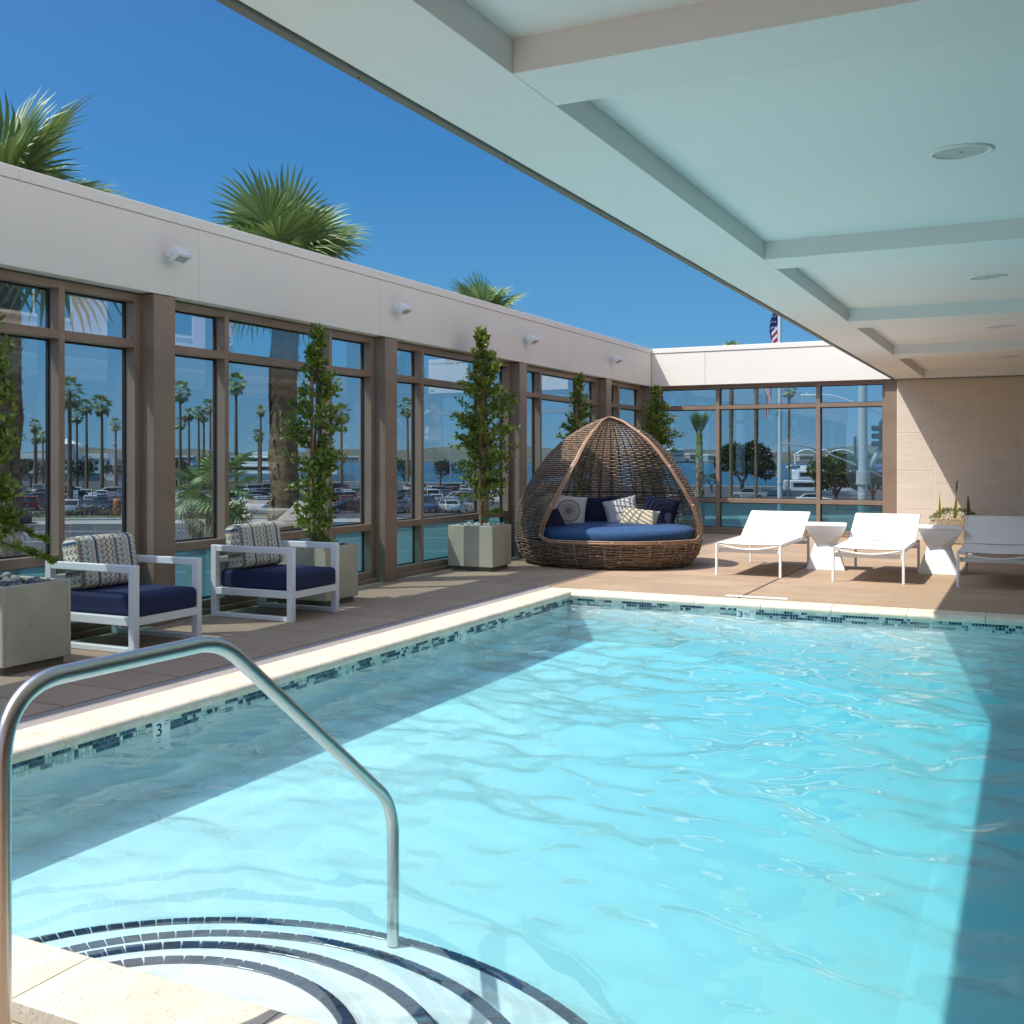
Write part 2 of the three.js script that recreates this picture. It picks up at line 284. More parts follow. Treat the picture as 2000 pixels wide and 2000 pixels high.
  // printed depth tiles
  const depth = (txt, sub) => { const cv = document.createElement('canvas'); cv.width = 192; cv.height = 128; const c = cv.getContext('2d'); c.fillStyle = '#e9ecea'; c.fillRect(0, 0, 192, 128); c.fillStyle = '#0a0a0c'; c.textBaseline = 'middle'; c.font = 'bold ' + (sub ? 96 : 120) + 'px sans-serif'; c.fillText(txt, sub ? 14 : 40, 72); if (sub) { c.font = 'bold 60px sans-serif'; c.fillText('½', 78, 70); } c.font = '52px sans-serif'; c.fillText('FT', 128, 38);
    const t = new THREE.CanvasTexture(cv); t.colorSpace = THREE.SRGBColorSpace; return std('printed_depth_tile', [1, 1, 1], 0.2, { map: t }); };
  const plate = (w, mat, x, z, turn) => { const g = new THREE.PlaneGeometry(w, 0.105); const m = part('depth_tile', g, mat, p, [x, -0.118 - FLOOR, z]); m.rotation.y = turn; };
  const d3 = depth('3', false), d35 = depth('3', true);
  plate(0.155, d3, PX0 + 0.006, PZ1 - (ml[0][0] + 3) * 0.0262, PI / 2); plate(0.155, d35, PX0 + 0.006, PZ1 - (ml[1][0] + 3) * 0.0262, PI / 2); plate(0.18, d35, PX0 + (mf[0][0] + 3.5) * 0.0262, PZ0 + 0.006, 0);
}
{
  const cp = thing('pool_coping', 'cream travertine coping stones with rounded nose round the pool', 'coping', [0, -0.05, 0]);
  const W = 0.32, prof = new THREE.Shape();   // x: 0 at deck side, W at the water; y: 0 bottom .05 top
  prof.moveTo(0, -0.018); prof.lineTo(W - 0.055, -0.018); prof.lineTo(W - 0.045, -0.015);
  for (let i = 0; i <= 10; i++) { const a = -PI / 2 + i / 10 * PI; prof.lineTo(W - 0.034 + cos(a) * 0.034, 0.0195 + sin(a) * 0.034); }
  prof.lineTo(0.003, 0.0535); prof.lineTo(0, 0.0505); prof.closePath();
  const cache = {};
  const stone = (len, k) => { const key = len.toFixed(3) + k; if (!cache[key]) { let g = new THREE.ExtrudeGeometry(prof, { depth: len - 0.005, bevelEnabled: false }); g.translate(0, 0, -(len - 0.005) / 2); g = toCreasedNormals(g, 0.6);
      const P = g.attributes.position, N = g.attributes.normal, U = g.attributes.uv; for (let i = 0; i < P.count; i++) U.setXY(i, P.getX(i) + P.getY(i) * 0.7 + k * 0.41, P.getZ(i) + k * 0.77); cache[key] = g; } return cache[key]; };
  const run = (n, len, at, turn) => { for (let i = 0; i < n; i++) { const m = part('coping_stone', stone(len, Math.floor(rnd() * 4)), M.coping, cp, at(i)); m.rotation.y = turn; m.position.y += rr(-0.0008, 0.0008); } };
  const y = 0, x0 = PX0 + 0.05, zf = PZ0 + 0.06, zn = PZ1 - 0.04, x1 = PX1 - 0.05;
  const nl = 15, ll = (zn - zf) / nl; run(nl, ll, (i) => [x0 - W, y, zn - (i + 0.5) * ll], 0);              // left side, nose to +x
  const nf = 9, lf = (x1 - x0) / nf; run(nf, lf, (i) => [x0 + (i + 0.5) * lf, y, zf - W], -PI / 2);         // far side, nose to +z
  run(nf, lf, (i) => [x0 + (i + 0.5) * lf, y, zn + W], PI / 2);
  run(nl, ll, (i) => [x1 + W, y, zn - (i + 0.5) * ll], PI);
  for (const [cx, cz] of [[x0 - W / 2, zf - W / 2], [x0 - W / 2, zn + W / 2], [x1 + W / 2, zf - W / 2], [x1 + W / 2, zn + W / 2]]) part('corner_stone', cbox(W - 0.005, 0.07, W - 0.005, 0.004), M.coping, cp, [cx, 0.0175, cz]);
}
// ---------------------------------------------------------------- water: rippled surface over a body that absorbs red light with depth
{
  const w = thing('pool_water', 'clear rippled pool water', null, [0, WATER, 0], 0, null, 'structure');
  const nx = 300, nz = 440, P = [], N = [], U = [], I = [], waves = [];
  for (let i = 0; i < 46; i++) { const lam = 0.16 * 1.075 ** i * rr(0.85, 1.15), a = rr(0, 2 * PI), k = 2 * PI / lam; waves.push([cos(a) * k, sin(a) * k, rr(0, 7), Math.min(0.0036, 0.0125 * (lam / 1.4) ** 1.2 * rr(0.5, 1.2)) * (lam > 2.2 ? 0.8 : 1)]); }
  const warp = (x, z) => [x + 0.10 * sin(1.9 * z + 0.7 * x) + 0.05 * sin(4.1 * z - 1.3), z + 0.10 * sin(1.6 * x - 0.9 * z + 2) + 0.05 * sin(3.7 * x + 0.4)];
  const hgt = (x, z) => { const [a, b] = warp(x, z); let h = 0; for (const [kx, kz, ph, am] of waves) { const s = sin(kx * a + kz * b + ph); h += am * s; } return h; };
  for (let j = 0; j <= nz; j++) for (let i = 0; i <= nx; i++) {
    const x = lerp(PX0 + 0.002, PX1 - 0.002, i / nx), z = lerp(PZ1 - 0.002, PZ0 + 0.002, j / nz), e = 0.006, h = hgt(x, z);
    const n = V(-(hgt(x + e, z) - h) / e, 1, -(hgt(x, z + e) - h) / e).normalize(); P.push(x, h, z); N.push(n.x, n.y, n.z); U.push(x, z);
  }
  for (let j = 0; j < nz; j++) for (let i = 0; i < nx; i++) { const a = j * (nx + 1) + i, b = a + 1, c = a + nx + 1, d = c + 1; I.push(a, b, d, a, d, c); }
  const g = new THREE.BufferGeometry(); g.setAttribute('position', new THREE.Float32BufferAttribute(P, 3)); g.setAttribute('normal', new THREE.Float32BufferAttribute(N, 3)); g.setAttribute('uv', new THREE.Float32BufferAttribute(U, 2)); g.setIndex(I);
  part('water_surface', g, phys('water_surface', [0.99, 0.995, 0.995], 0.02, { transmission: 1, thickness: 0, ior: 1.33, specularIntensity: 0.85 }), w, [0, 0.006, 0]);
  // closed body under the rippled surface, its sides sunk into the shell; it tints by thickness
  const X0 = PX0 - 0.03, X1 = PX1 + 0.03, Z1 = PZ1 + 0.03, Z0 = PZ0 - 0.03, D = DEEP - 0.1 - WATER, Pb = [], Nb = [], q = (i, j) => j * (nx + 1) + i, loop = [];
  const at = (a) => { const x = P[a * 3], z = P[a * 3 + 2]; return [x < PX0 + 0.01 ? X0 : x > PX1 - 0.01 ? X1 : x, P[a * 3 + 1], z > PZ1 - 0.01 ? Z1 : z < PZ0 + 0.01 ? Z0 : z]; };
  for (const a of I) { Pb.push(...at(a)); Nb.push(N[a * 3], N[a * 3 + 1], N[a * 3 + 2]); }
  for (let i = 0; i < nx; i++) loop.push(q(i, 0)); for (let j = 0; j < nz; j++) loop.push(q(nx, j)); for (let i = nx; i > 0; i--) loop.push(q(i, nz)); for (let j = nz; j > 0; j--) loop.push(q(0, j));
  const tri = (a, b, c) => { Pb.push(...a, ...b, ...c); const n = V(...b).sub(V(...a)).cross(V(...c).sub(V(...a))).normalize(); for (let k = 0; k < 3; k++) Nb.push(n.x, n.y, n.z); };
  for (let k = 0; k < loop.length; k++) { const a = at(loop[k]), b = at(loop[(k + 1) % loop.length]), c = [b[0], D, b[2]], d = [a[0], D, a[2]]; tri(a, d, c); tri(a, c, b); }
  tri([X0, D, Z1], [X0, D, Z0], [X1, D, Z0]); tri([X0, D, Z1], [X1, D, Z0], [X1, D, Z1]);
  part('water_body', rawGeo(Pb, Nb), phys('pool_water', [1, 1, 1], 0, { transparent: true, opacity: 0.15, transmission: 1, thickness: 1, ior: 1.33, attenuationColor: rgb([0.62, 0.905, 0.945]), attenuationDistance: 1.0 }), w);
}
// ---------------------------------------------------------------- glazed parapet walls
const HEAD = [2.715, 2.778], TRAN = [2.325, 2.395], SILL = [0.585, 0.66], RAIL = [0.05, 0.118];
// verticals run along the wall axis: list of [from, to]; builds members, panes, gaskets. axis 'z' (left wall) or 'x' (far wall)
function glazing(w, axis, f, back, glassAt, verts) {
  const bar2 = (name, s0, s1, y0, y1, proud = 0, mat = M.bronze, fa = f, ba = back) => axis === 'z' ? B(w, name, mat, ba, fa + proud, y0, y1, Math.min(s0, s1), Math.max(s0, s1), 0.003) : B(w, name, mat, Math.min(s0, s1), Math.max(s0, s1), y0, y1, ba, fa + proud, 0.003);
  for (const [a, b] of verts) bar2('mullion', a, b, 0.05, 2.778, 0.003);
  for (let i = 0; i + 1 < verts.length; i++) {
    const a = verts[i][1], b = verts[i + 1][0];
    for (const [n, r] of [['head_rail', HEAD], ['transom', TRAN], ['sill_rail', SILL], ['bottom_rail', RAIL]]) bar2(n, a, b, r[0], r[1]);
    for (const [y0, y1, mat, n] of [[TRAN[1], HEAD[0], M.glass, 'window_pane'], [SILL[1], TRAN[0], M.glass, 'window_pane'], [RAIL[1], SILL[0], M.frosted, 'frosted_pane']]) {
      const L = Math.abs(b - a) + 0.01, g = new THREE.PlaneGeometry(L, y1 - y0 + 0.01), p = w.position;
      const s = (a + b) / 2, m = part(n, g, mat, w, axis === 'z' ? [glassAt - p.x, (y0 + y1) / 2 - p.y, s - p.z] : [s - p.x, (y0 + y1) / 2 - p.y, glassAt - p.z]);
      if (axis === 'z') m.rotation.y = PI / 2;
      const k = 0.014, gs = [cbox(L - 0.01, k, 0.03, 0.001).clone().translate(0, (y1 - y0) / 2 - k / 2, 0), cbox(L - 0.01, k, 0.03, 0.001).clone().translate(0, -(y1 - y0) / 2 + k / 2, 0), cbox(k, y1 - y0 - 2 * k, 0.03, 0.001).clone().translate(L / 2 - k / 2 - 0.005, 0, 0), cbox(k, y1 - y0 - 2 * k, 0.03, 0.001).clone().translate(-L / 2 + k / 2 + 0.005, 0, 0)];
      part('gasket', gs, M.gasket, m);
    }
  }
}
{
  const w = thing('window_wall', 'long window wall of bronze frames and tinted glass under a cream parapet, beside the armchairs', 'window wall', [-6.5, 0, -9]);
  const cols = [4.37, 0.41, -3.55, -7.51, -11.51, -15.475, -19.37], f = -6.485, back = -6.63;
  for (const z of cols) B(w, 'column', M.bronze, -6.64, -6.338, 0, 2.776, z - 0.28, z, 0.004);
  B(w, 'column', M.bronze, -6.64, -6.30, 0, 2.776, -22.34, -21.96, 0.004);
  for (let i = 0; i < cols.length; i++) {
    const s = cols[i] - 0.28, e = i + 1 < cols.length ? cols[i + 1] : -21.96;
    const v = i + 1 < cols.length ? [[s, s - 0.072], [s - 0.895, s - 0.96], [s - 2.735, s - 2.80], [e + 0.072, e]] : [[s, s - 0.06], [s - 0.84, s - 0.92], [e + 0.06, e]];
    glazing(w, 'z', f, back, -6.597, v);
    B(w, 'curb', M.bronze, -6.66, -6.43, 0, 0.048, e, s, 0.004);
  }
  const seams = [4.7, 1.5, -1.7, -4.9, -8.10, -11.35, -14.475, -17.64, -20.83, FZ + 0.004];
  for (let i = 0; i + 1 < seams.length; i++) {
    B(w, 'parapet_panel', M.fascia, WL - 0.03, WL, 2.782, 3.405, seams[i + 1] + 0.002, seams[i] - 0.002, 0.003, true);
    B(w, 'parapet_cap', M.cap, -6.74, WL + 0.012, 3.409, 3.50, seams[i + 1] - 1.1 + 0.001, seams[i] - 1.1 - 0.001, 0.005);
  }
  B(w, 'parapet_core', M.fascia, -6.72, WL - 0.031, 2.79, 3.408, FZ - 0.3, 4.7, 0.002);
}
{
  const w = thing('window_wall', 'short window wall facing the pool, behind the daybed and loungers, with the bay beyond', 'window wall', [-4.2, 0, -22.25]);
  glazing(w, 'x', -22.18, -22.33, -22.295, [[-6.298, -6.19], [-5.148, -5.084], [-3.377, -3.31], [-2.285, -2.245]]);
  B(w, 'column', M.bronze, -2.242, -2.048, 0, 2.776, -22.33, -22.13, 0.004);
  B(w, 'curb', M.bronze, -6.298, -2.245, 0, 0.048, -22.36, -22.12, 0.004);
  const seams = [WL + 0.001, -5.31, -2.105];
  for (let i = 0; i < 2; i++) B(w, 'parapet_panel', M.fascia, seams[i] + 0.002, seams[i + 1] - 0.002, 2.782, 3.405, FZ - 0.03, FZ, 0.003, true);
  B(w, 'parapet_cap', M.cap, WL + 0.014, -2.107, 3.409, 3.50, FZ - 0.42, FZ + 0.012, 0.005);
  B(w, 'parapet_core', M.fascia, WL - 0.03, -2.107, 2.79, 3.408, FZ - 0.4, FZ - 0.031, 0.002);
}
{
  const w = thing('stone_wall', 'beige limestone tile wall behind the white loungers', 'wall', [1.2, 0, -22.2]);
  B(w, 'grout_backing', M.grout, -2.046, 4.45, 0, 2.776, -22.35, -22.104, 0.002);
  const xs = [-2.045, -1.47, -0.822, -0.162, 0.50, 1.16, 1.82, 2.48, 3.14, 3.80, 4.45], off = [2.508, 2.286, 2.071];
  for (let i = 0; i + 1 < xs.length; i++) {
    let y = off[i % 3]; const ys = [2.776]; while (y > 0.02) { ys.push(y); y -= 0.661; } ys.push(0);
    for (let k = 0; k + 1 < ys.length; k++) B(w, 'stone_tile', M.stone, xs[i] + 0.005, xs[i + 1] - 0.005, ys[k + 1] + 0.005, ys[k] - 0.005, -22.115, -22.10, 0.002, true);
  }
}
// ---------------------------------------------------------------- coffered canopy and the hotel it belongs to
{
  const c = thing('canopy', 'white coffered canopy roof over the right side of the pool', 'canopy', [1.2, 2.78, -8]);
  const y0 = 2.78, y1 = 2.958, ZE = -22.098, ZN = 5.2;
  const bands = [[-2.07, -1.615], [1.0, 1.46], [3.9, 4.44]], cof = [[0.20, -3.88], [-4.315, -8.38], [-8.845, -12.59], [-13.27, -16.90], [-17.60, -21.78]], bays = [[-1.615, 1.0], [1.46, 3.9]];
  cof.unshift([4.7, 0.64]);
  for (const [a, b] of bands) B(c, 'beam', M.canopy, a, b, y0, y1, ZE, ZN, 0.002);
  for (const [a, b] of bays) {
    let z = ZN; for (const [p, q] of cof) { B(c, 'cross_beam', M.canopy, a + 0.0005, b - 0.0005, y0 + 0.001, y1, p, z, 0.002); B(c, 'coffer_panel', M.canopy, a - 0.03, b + 0.03, 2.905, 2.952, q - 0.03, p + 0.03, 0.002); z = q; }
    B(c, 'cross_beam', M.canopy, a + 0.0005, b - 0.0005, y0 + 0.001, y1, ZE, z, 0.002);
  }
  B(c, 'roof_deck', M.canopy, -2.069, 4.44, 2.96, 3.0, ZE, ZN, 0.002);
  B(c, 'edge_trim', M.drip, -2.115, -2.0715, 2.768, 3.004, ZE, ZN, 0.004);
  for (let z = 4.5; z > -22; z -= 1.35) { const s = part('screw', new THREE.CylinderGeometry(0.006, 0.006, 0.004, 8), M.black, c, [-2.093 - 1.2, 2.7665 - 2.78, z + 8]); }
  B(c, 'dark_strip', M.drip, -2.045, 4.44, 2.765, 2.7785, -22.10, -22.06, 0.002);  // solid dark strip along the stone wall top, under the canopy
}
{
  const ring = new THREE.LatheGeometry([V(0.118, 0, 0), V(0.118, -0.006, 0), V(0.126, -0.011, 0), V(0.14, -0.011, 0), V(0.147, -0.004, 0), V(0.147, 0, 0)].map((v) => new THREE.Vector2(v.x, v.y)), 48);
  const disc = new THREE.CircleGeometry(0.1185, 40); disc.rotateX(PI / 2);
  const gm = mottled('perforated_grille', [0.55, 0.56, 0.54], [0.74, 0.75, 0.73], 0.6, { size: 256, metres: 0.06, cells: 32, oct: 1, s: 121, bump: 0.001, gain: 2.4 });
  let first;
  for (const [x, z, nth] of [[-0.307, -6.39, 'fourth'], [-0.33, -10.9, 'third'], [-0.33, -15.05, 'second'], [-0.33, -19.6, 'first']]) {
    const lab = `round white speaker grille in the ${nth} canopy coffer out from the stone wall`;
    if (first) { copyThing(first, [x, 2.9045, z], 0, lab); continue; }
    first = thing('ceiling_speaker', lab, 'speaker', [x, 2.9045, z], 0, 'speakers in the canopy coffers');
    part('trim_ring', ring, M.white, first); part('grille', disc, gm, first, [0, -0.004, 0]); part('badge', cbox(0.012, 0.003, 0.012, 0.001), M.drip, first, [0, -0.0055, 0]);
  }
}
{
  const h = thing('hotel_building', 'pinkish hotel block with a grid of windows above the canopy', 'building', [5.2, 0, -8]);
  const pink = mottled('pink_stucco', [0.58, 0.46, 0.40], [0.66, 0.53, 0.465], 0.85, { metres: 4, s: 131, bump: 0.002 });
  B(h, 'wall', pink, 4.46, 9, 3.02, 17, -24, 8, 0.01);
  B(h, 'wall', pink, 4.46, 9, 0, 3.018, -24, 8, 0.01);
  const wg = phys('dark_window_glass', [0.03, 0.05, 0.06], 0.03, { ior: 1.6 });
  for (let fl = 0; fl < 4; fl++) for (let i = 0; i < 7; i++) {
    const z = 4.5 - i * 4.1, y = 4.3 + fl * 3.1;
    const fr = B(h, 'window_frame', M.cap, 4.40, 4.455, y, y + 1.7, z - 2.2, z, 0.01); const pane = part('window_pane', cbox(0.02, 1.56, 1.0, 0.002), wg, fr, [-0.03, 0, 0.53]); part('window_pane', cbox(0.02, 1.56, 1.0, 0.002), wg, fr, [-0.03, 0, -0.53]);
  }
  for (let i = 0; i < 5; i++) { const z = 2 - i * 5; const fr = B(h, 'door_frame', M.bronze, 4.43, 4.457, 0.02, 2.4, z - 3, z, 0.005); for (const k of [-1, 0, 1]) part('door_pane', cbox(0.012, 2.2, 0.9, 0.002), wg, fr, [-0.02, 0, k * 0.96]); }
}
// ---------------------------------------------------------------- handrail
{
  const x = -2.062, c = [[0, -1.905], [0.62, -1.905], [0.868, -2.06], [0.866, -2.72], [0.17, -3.735], [-0.06, -3.80], [-0.40, -3.80]];
  const pts = [[0.0, -1.905], [0.68, -1.905], [0.872, -1.985], [0.868, -2.74], [0.118, -3.80], [-0.405, -3.80]], rad = [0, 0.001, 0.17, 0.13, 0.12, 0];
  const P = [[0, -1.905], [0.872, -1.905], [0.868, -2.735], [0.115, -3.803], [-0.41, -3.803]].map(([y, z]) => V(0, y, z + 1.905)), R = [0, 0.19, 0.11, 0.13, 0];
  const line = [P[0]];
  for (let i = 1; i < P.length - 1; i++) {
    const a = P[i - 1].clone().sub(P[i]).normalize(), b = P[i + 1].clone().sub(P[i]).normalize(), s = P[i].clone().addScaledVector(a, R[i]), e = P[i].clone().addScaledVector(b, R[i]);
    for (let k = 0; k <= 12; k++) { const t = k / 12; line.push(s.clone().multiplyScalar((1 - t) ** 2).addScaledVector(P[i], 2 * t * (1 - t)).addScaledVector(e, t * t)); }
  }
  line.push(P[P.length - 1]);
  const path = new THREE.CurvePath(); for (let i = 0; i + 1 < line.length; i++) path.add(new THREE.LineCurve3(line[i], line[i + 1]));
  const h = thing('handrail', 'bent stainless steel handrail leading down the pool steps', 'handrail', [x, 0, -1.905]);
  part('rail', new THREE.TubeGeometry(path, 260, 0.0232, 20, false), M.steel, h);
  part('escutcheon', new THREE.LatheGeometry([[0.024, 0.03], [0.03, 0.028], [0.055, 0.012], [0.062, 0.002], [0.062, 0]].map((p) => new THREE.Vector2(...p)), 32), M.steel, h);
}
// ---------------------------------------------------------------- wall floodlights
{
  let first; const lens = phys('floodlight_glass', [0.42, 0.46, 0.45], 0.15, { ior: 1.5 });
  for (const [z, where] of [[-7.68, 'above the bronze column between the armchairs'], [-11.71, 'above the column past the slim ficus'], [-15.66, 'above the column beside the daybed'], [-19.56, 'next to the corner of the two window walls']]) {
    const lab = 'small white floodlight on the parapet ' + where;
    if (first) { copyThing(first, [WL, 3.12, z], 0, lab); continue; }
    const t = first = thing('wall_floodlight', lab, 'floodlight', [WL, 3.12, z], 0, 'floodlights along the parapet'); t.scale.setScalar(0.98);
    const plate = new THREE.CylinderGeometry(0.055, 0.055, 0.022, 24); plate.rotateZ(PI / 2); part('wall_plate', plate, M.white, t, [0.011, 0.0, 0]);
    const arm = new THREE.CylinderGeometry(0.024, 0.024, 0.05, 14); arm.rotateZ(PI / 2); part('swivel_arm', arm, M.white, t, [0.045, 0, 0]);
    // head: half-round back, flat lens tilted down and outwards
    const s = new THREE.Shape(); s.moveTo(-0.055, -0.045); s.lineTo(0.055, -0.045); s.lineTo(0.055, -0.005); for (let k = 1; k < 9; k++) { const a = k / 9 * PI; s.lineTo(cos(a) * 0.055, -0.005 + sin(a) * 0.06); } s.lineTo(-0.055, -0.005); s.closePath();
    const g = new THREE.ExtrudeGeometry(s, { depth: 0.17, bevelEnabled: true, bevelSize: 0.004, bevelThickness: 0.004, bevelSegments: 2, curveSegments: 6 }); g.translate(0, 0, -0.085);
    const hd = part('lamp_head', toCreasedNormals(g, 0.6), M.white, t, [0.118, 0.0, 0]); hd.rotation.z = 0.5;
    part('lens_frame', [bx(-0.058, 0.058, -0.058, -0.05, -0.092, -0.07), bx(-0.058, 0.058, -0.058, -0.05, 0.07, 0.092), bx(-0.058, -0.038, -0.058, -0.05, -0.07, 0.07), bx(0.038, 0.058, -0.058, -0.05, -0.07, 0.07)], M.white, hd);
    part('lens', cbox(0.076, 0.004, 0.14, 0.001), lens, hd, [0, -0.052, 0]);
    for (const k of [-1, 1]) { const kn = new THREE.CylinderGeometry(0.03, 0.03, 0.012, 16); kn.rotateX(PI / 2); part('pivot_knob', kn, M.white, t, [0.085, 0, k * 0.098]); }
  }
}
// ---------------------------------------------------------------- armchairs
function pillowGeo(w, h, t, n = 14, pinch = 0.07) {
  const P = [], U = [], I = [], sgn = (x) => Math.sign(x);
  for (const side of [1, -1]) {
    const o = P.length / 3;
    for (let j = 0; j <= n; j++) for (let i = 0; i <= n; i++) {
      const u = -1 + 2 * i / n, v = -1 + 2 * j / n, k = Math.max(0, (1 - u ** 4) * (1 - v ** 4)) ** 0.42;
      P.push(u * w / 2 * (1 - pinch * (1 - v * v) * Math.abs(u) ** 3), v * h / 2 * (1 - pinch * (1 - u * u) * Math.abs(v) ** 3), side * t / 2 * k); U.push((u + 1) / 2, (v + 1) / 2);
    }
    for (let j = 0; j < n; j++) for (let i = 0; i < n; i++) { const a = o + j * (n + 1) + i, b = a + 1, c = a + n + 1, d = c + 1; side > 0 ? I.push(a, b, d, a, d, c) : I.push(a, d, b, a, c, d); }
  }
  const g = new THREE.BufferGeometry(); g.setAttribute('position', new THREE.Float32BufferAttribute(P, 3)); g.setAttribute('uv', new THREE.Float32BufferAttribute(U, 2)); g.setIndex(I); g.computeVertexNormals(); return g;
}
function softBox(w, h, d, r, puff = 0.012) {
  const g = new RoundedBoxGeometry(w, h, d, 5, r), P = g.attributes.position;
  for (let i = 0; i < P.count; i++) { const x = P.getX(i), y = P.getY(i), z = P.getZ(i), k = (1 - (2 * x / w) ** 2) * (1 - (2 * z / d) ** 2); P.setXYZ(i, x * (1 + 0.02 * (1 - (2 * y / h) ** 2)), y + Math.sign(y) * puff * Math.max(0, k), z * (1 + 0.02 * (1 - (2 * y / h) ** 2))); }
  g.computeVertexNormals(); return g;
}
const fabricPrint = (() => {
  const cv = document.createElement('canvas'); cv.width = 1024; cv.height = 1024; const c = cv.getContext('2d');
  const cream = '#d8cdb9', navy = '#16203a', slate = '#3f5878', taupe = '#8b8178', teal = '#4f8f95';
  c.fillStyle = cream; c.fillRect(0, 0, 1024, 1024); c.lineCap = 'round'; c.lineJoin = 'round';
  const per = 512 / 7, zig = (x, col, w, amp) => { c.strokeStyle = col; c.lineWidth = w; c.beginPath(); for (let y = -20, k = 0; y < 1060; y += 32, k++) { const q = x + (k % 2 ? amp : -amp); k ? c.lineTo(q, y) : c.moveTo(q, y); } c.stroke(); c.fillStyle = col; for (let y = 12, k = 0; y < 1060; y += 64) { c.beginPath(); c.arc(x + amp * 0.6, y, 7, 0, 7); c.fill(); } };
  const leaves = (x, col) => { c.fillStyle = col; for (let y = 0; y < 1060; y += 64) for (const s of [-1, 1]) { c.beginPath(); c.ellipse(x + s * 13, y + 32, 9, 28, s * 0.5, 0, 7); c.fill(); } c.fillStyle = navy; for (let y = 0; y < 1060; y += 64) { c.beginPath(); c.arc(x, y, 5, 0, 7); c.fill(); } };
  const rings = (x, band, dot) => { c.fillStyle = band; c.fillRect(x + 6, 0, 30, 1024); for (let y = 16; y < 1060; y += 46) { c.fillStyle = dot; c.beginPath(); c.arc(x, y, 15, 0, 7); c.fill(); c.fillStyle = cream; c.beginPath(); c.arc(x, y, 7.5, 0, 7); c.fill(); } };
  for (let r = 0; r < 2; r++) { const o = r * 512; zig(o + 40, navy, 9, 22); leaves(o + 110, taupe); rings(o + 178, slate, navy); zig(o + 262, taupe, 7, 20); leaves(o + 330, teal); rings(o + 398, taupe, navy); zig(o + 474, r ? taupe : navy, 8, 20); }
  const t = new THREE.CanvasTexture(cv); t.colorSpace = THREE.SRGBColorSpace; t.wrapS = t.wrapT = THREE.RepeatWrapping; return t;
})();
M.print = std('printed_canvas', [1, 1, 1], 0.85, { map: fabricPrint });
function armchair(label, x, z, turn) {
  // local: faces +x, width along z
  const t = thing('armchair', label, 'armchair', [x, 0, z], turn, 'armchairs along the window wall'), D = 0.86, W = 0.80, A = 0.635, k = 0.058;
  for (const s of [-1, 1]) {
    const zc = s * (W / 2 - k / 2), b = (n, x0, x1, y0, y1) => part(n, cbox(x1 - x0, y1 - y0, k, 0.004), M.white, t, [(x0 + x1) / 2, (y0 + y1) / 2, zc]);
    b('leg', D / 2 - k, D / 2, 0, A); b('leg', -D / 2, -D / 2 + k, 0, A); b('armrest', -D / 2 + k + 0.001, D / 2 - k - 0.001, A - 0.055, A - 0.001); b('foot_rail', -D / 2 + k + 0.001, D / 2 - k - 0.001, 0.002, 0.042); b('side_rail', -D / 2 + k + 0.001, D / 2 - k - 0.001, 0.20, 0.262);
  }
  part('seat_rail', cbox(k - 0.004, 0.062, W - 2 * k - 0.002, 0.004), M.white, t, [D / 2 - k / 2, 0.231, 0]); part('seat_rail', cbox(k - 0.004, 0.062, W - 2 * k - 0.002, 0.004), M.white, t, [-D / 2 + k / 2, 0.231, 0]);
  part('back_rail', cbox(0.03, 0.05, W - 2 * k - 0.002, 0.004), M.white, t, [-D / 2 + k / 2, 0.50, 0]);
  part('seat_deck', cbox(D - 2 * k - 0.004, 0.02, W - 2 * k - 0.004, 0.003), M.white, t, [0, 0.235, 0]);
  part('seat_cushion', softBox(D - 0.06, 0.165, W - 2 * k - 0.006, 0.035, 0.012), M.navy, t, [0.03, 0.335, 0]);
  { const L = []; const hx = (D - 0.06) / 2 - 0.012, hz = (W - 2 * k - 0.006) / 2 - 0.012, c = 0.03; for (const [x, z] of [[hx - c, -hz], [hx, -hz + c], [hx, hz - c], [hx - c, hz], [-hx + c, hz], [-hx, hz - c], [-hx, -hz + c], [-hx + c, -hz]]) L.push(V(x + 0.03, 0, z)); for (const y of [0.407, 0.262]) { const g = tube(L, 0.0045, 120, 6, true, 0.1); part('piping', g, M.navy, t, [0, y, 0]); } }
  const bc = softBox(W - 2 * k - 0.01, 0.40, 0.19, 0.06, 0.0); bc.rotateY(PI / 2); const U = bc.attributes.uv, P = bc.attributes.position, N = bc.attributes.normal;
  for (let i = 0; i < P.count; i++) { const nx = Math.abs(N.getX(i)), nz = Math.abs(N.getZ(i)); U.setXY(i, (nz > 0.8 ? P.getX(i) * 0 + P.getY(i) : P.getZ(i)) * 1.3 + 0.5, (nz > 0.8 ? P.getX(i) : P.getY(i) + (P.getX(i) > 0 ? 0 : 0)) * 1.45 + (nx < 0.5 && nz < 0.8 ? P.getX(i) : 0)); }
  const c2 = part('back_cushion', bc, M.print, t, [-D / 2 + 0.20, 0.615, 0]); c2.rotation.z = 0.17;
  return t;
}
armchair('white framed armchair with navy seat and patterned back, beside the pebble planter', -5.98, -6.745, 0.02);
armchair('white framed armchair with navy seat, before the slim ficus and a bronze column', -5.905, -8.675, 0.015);

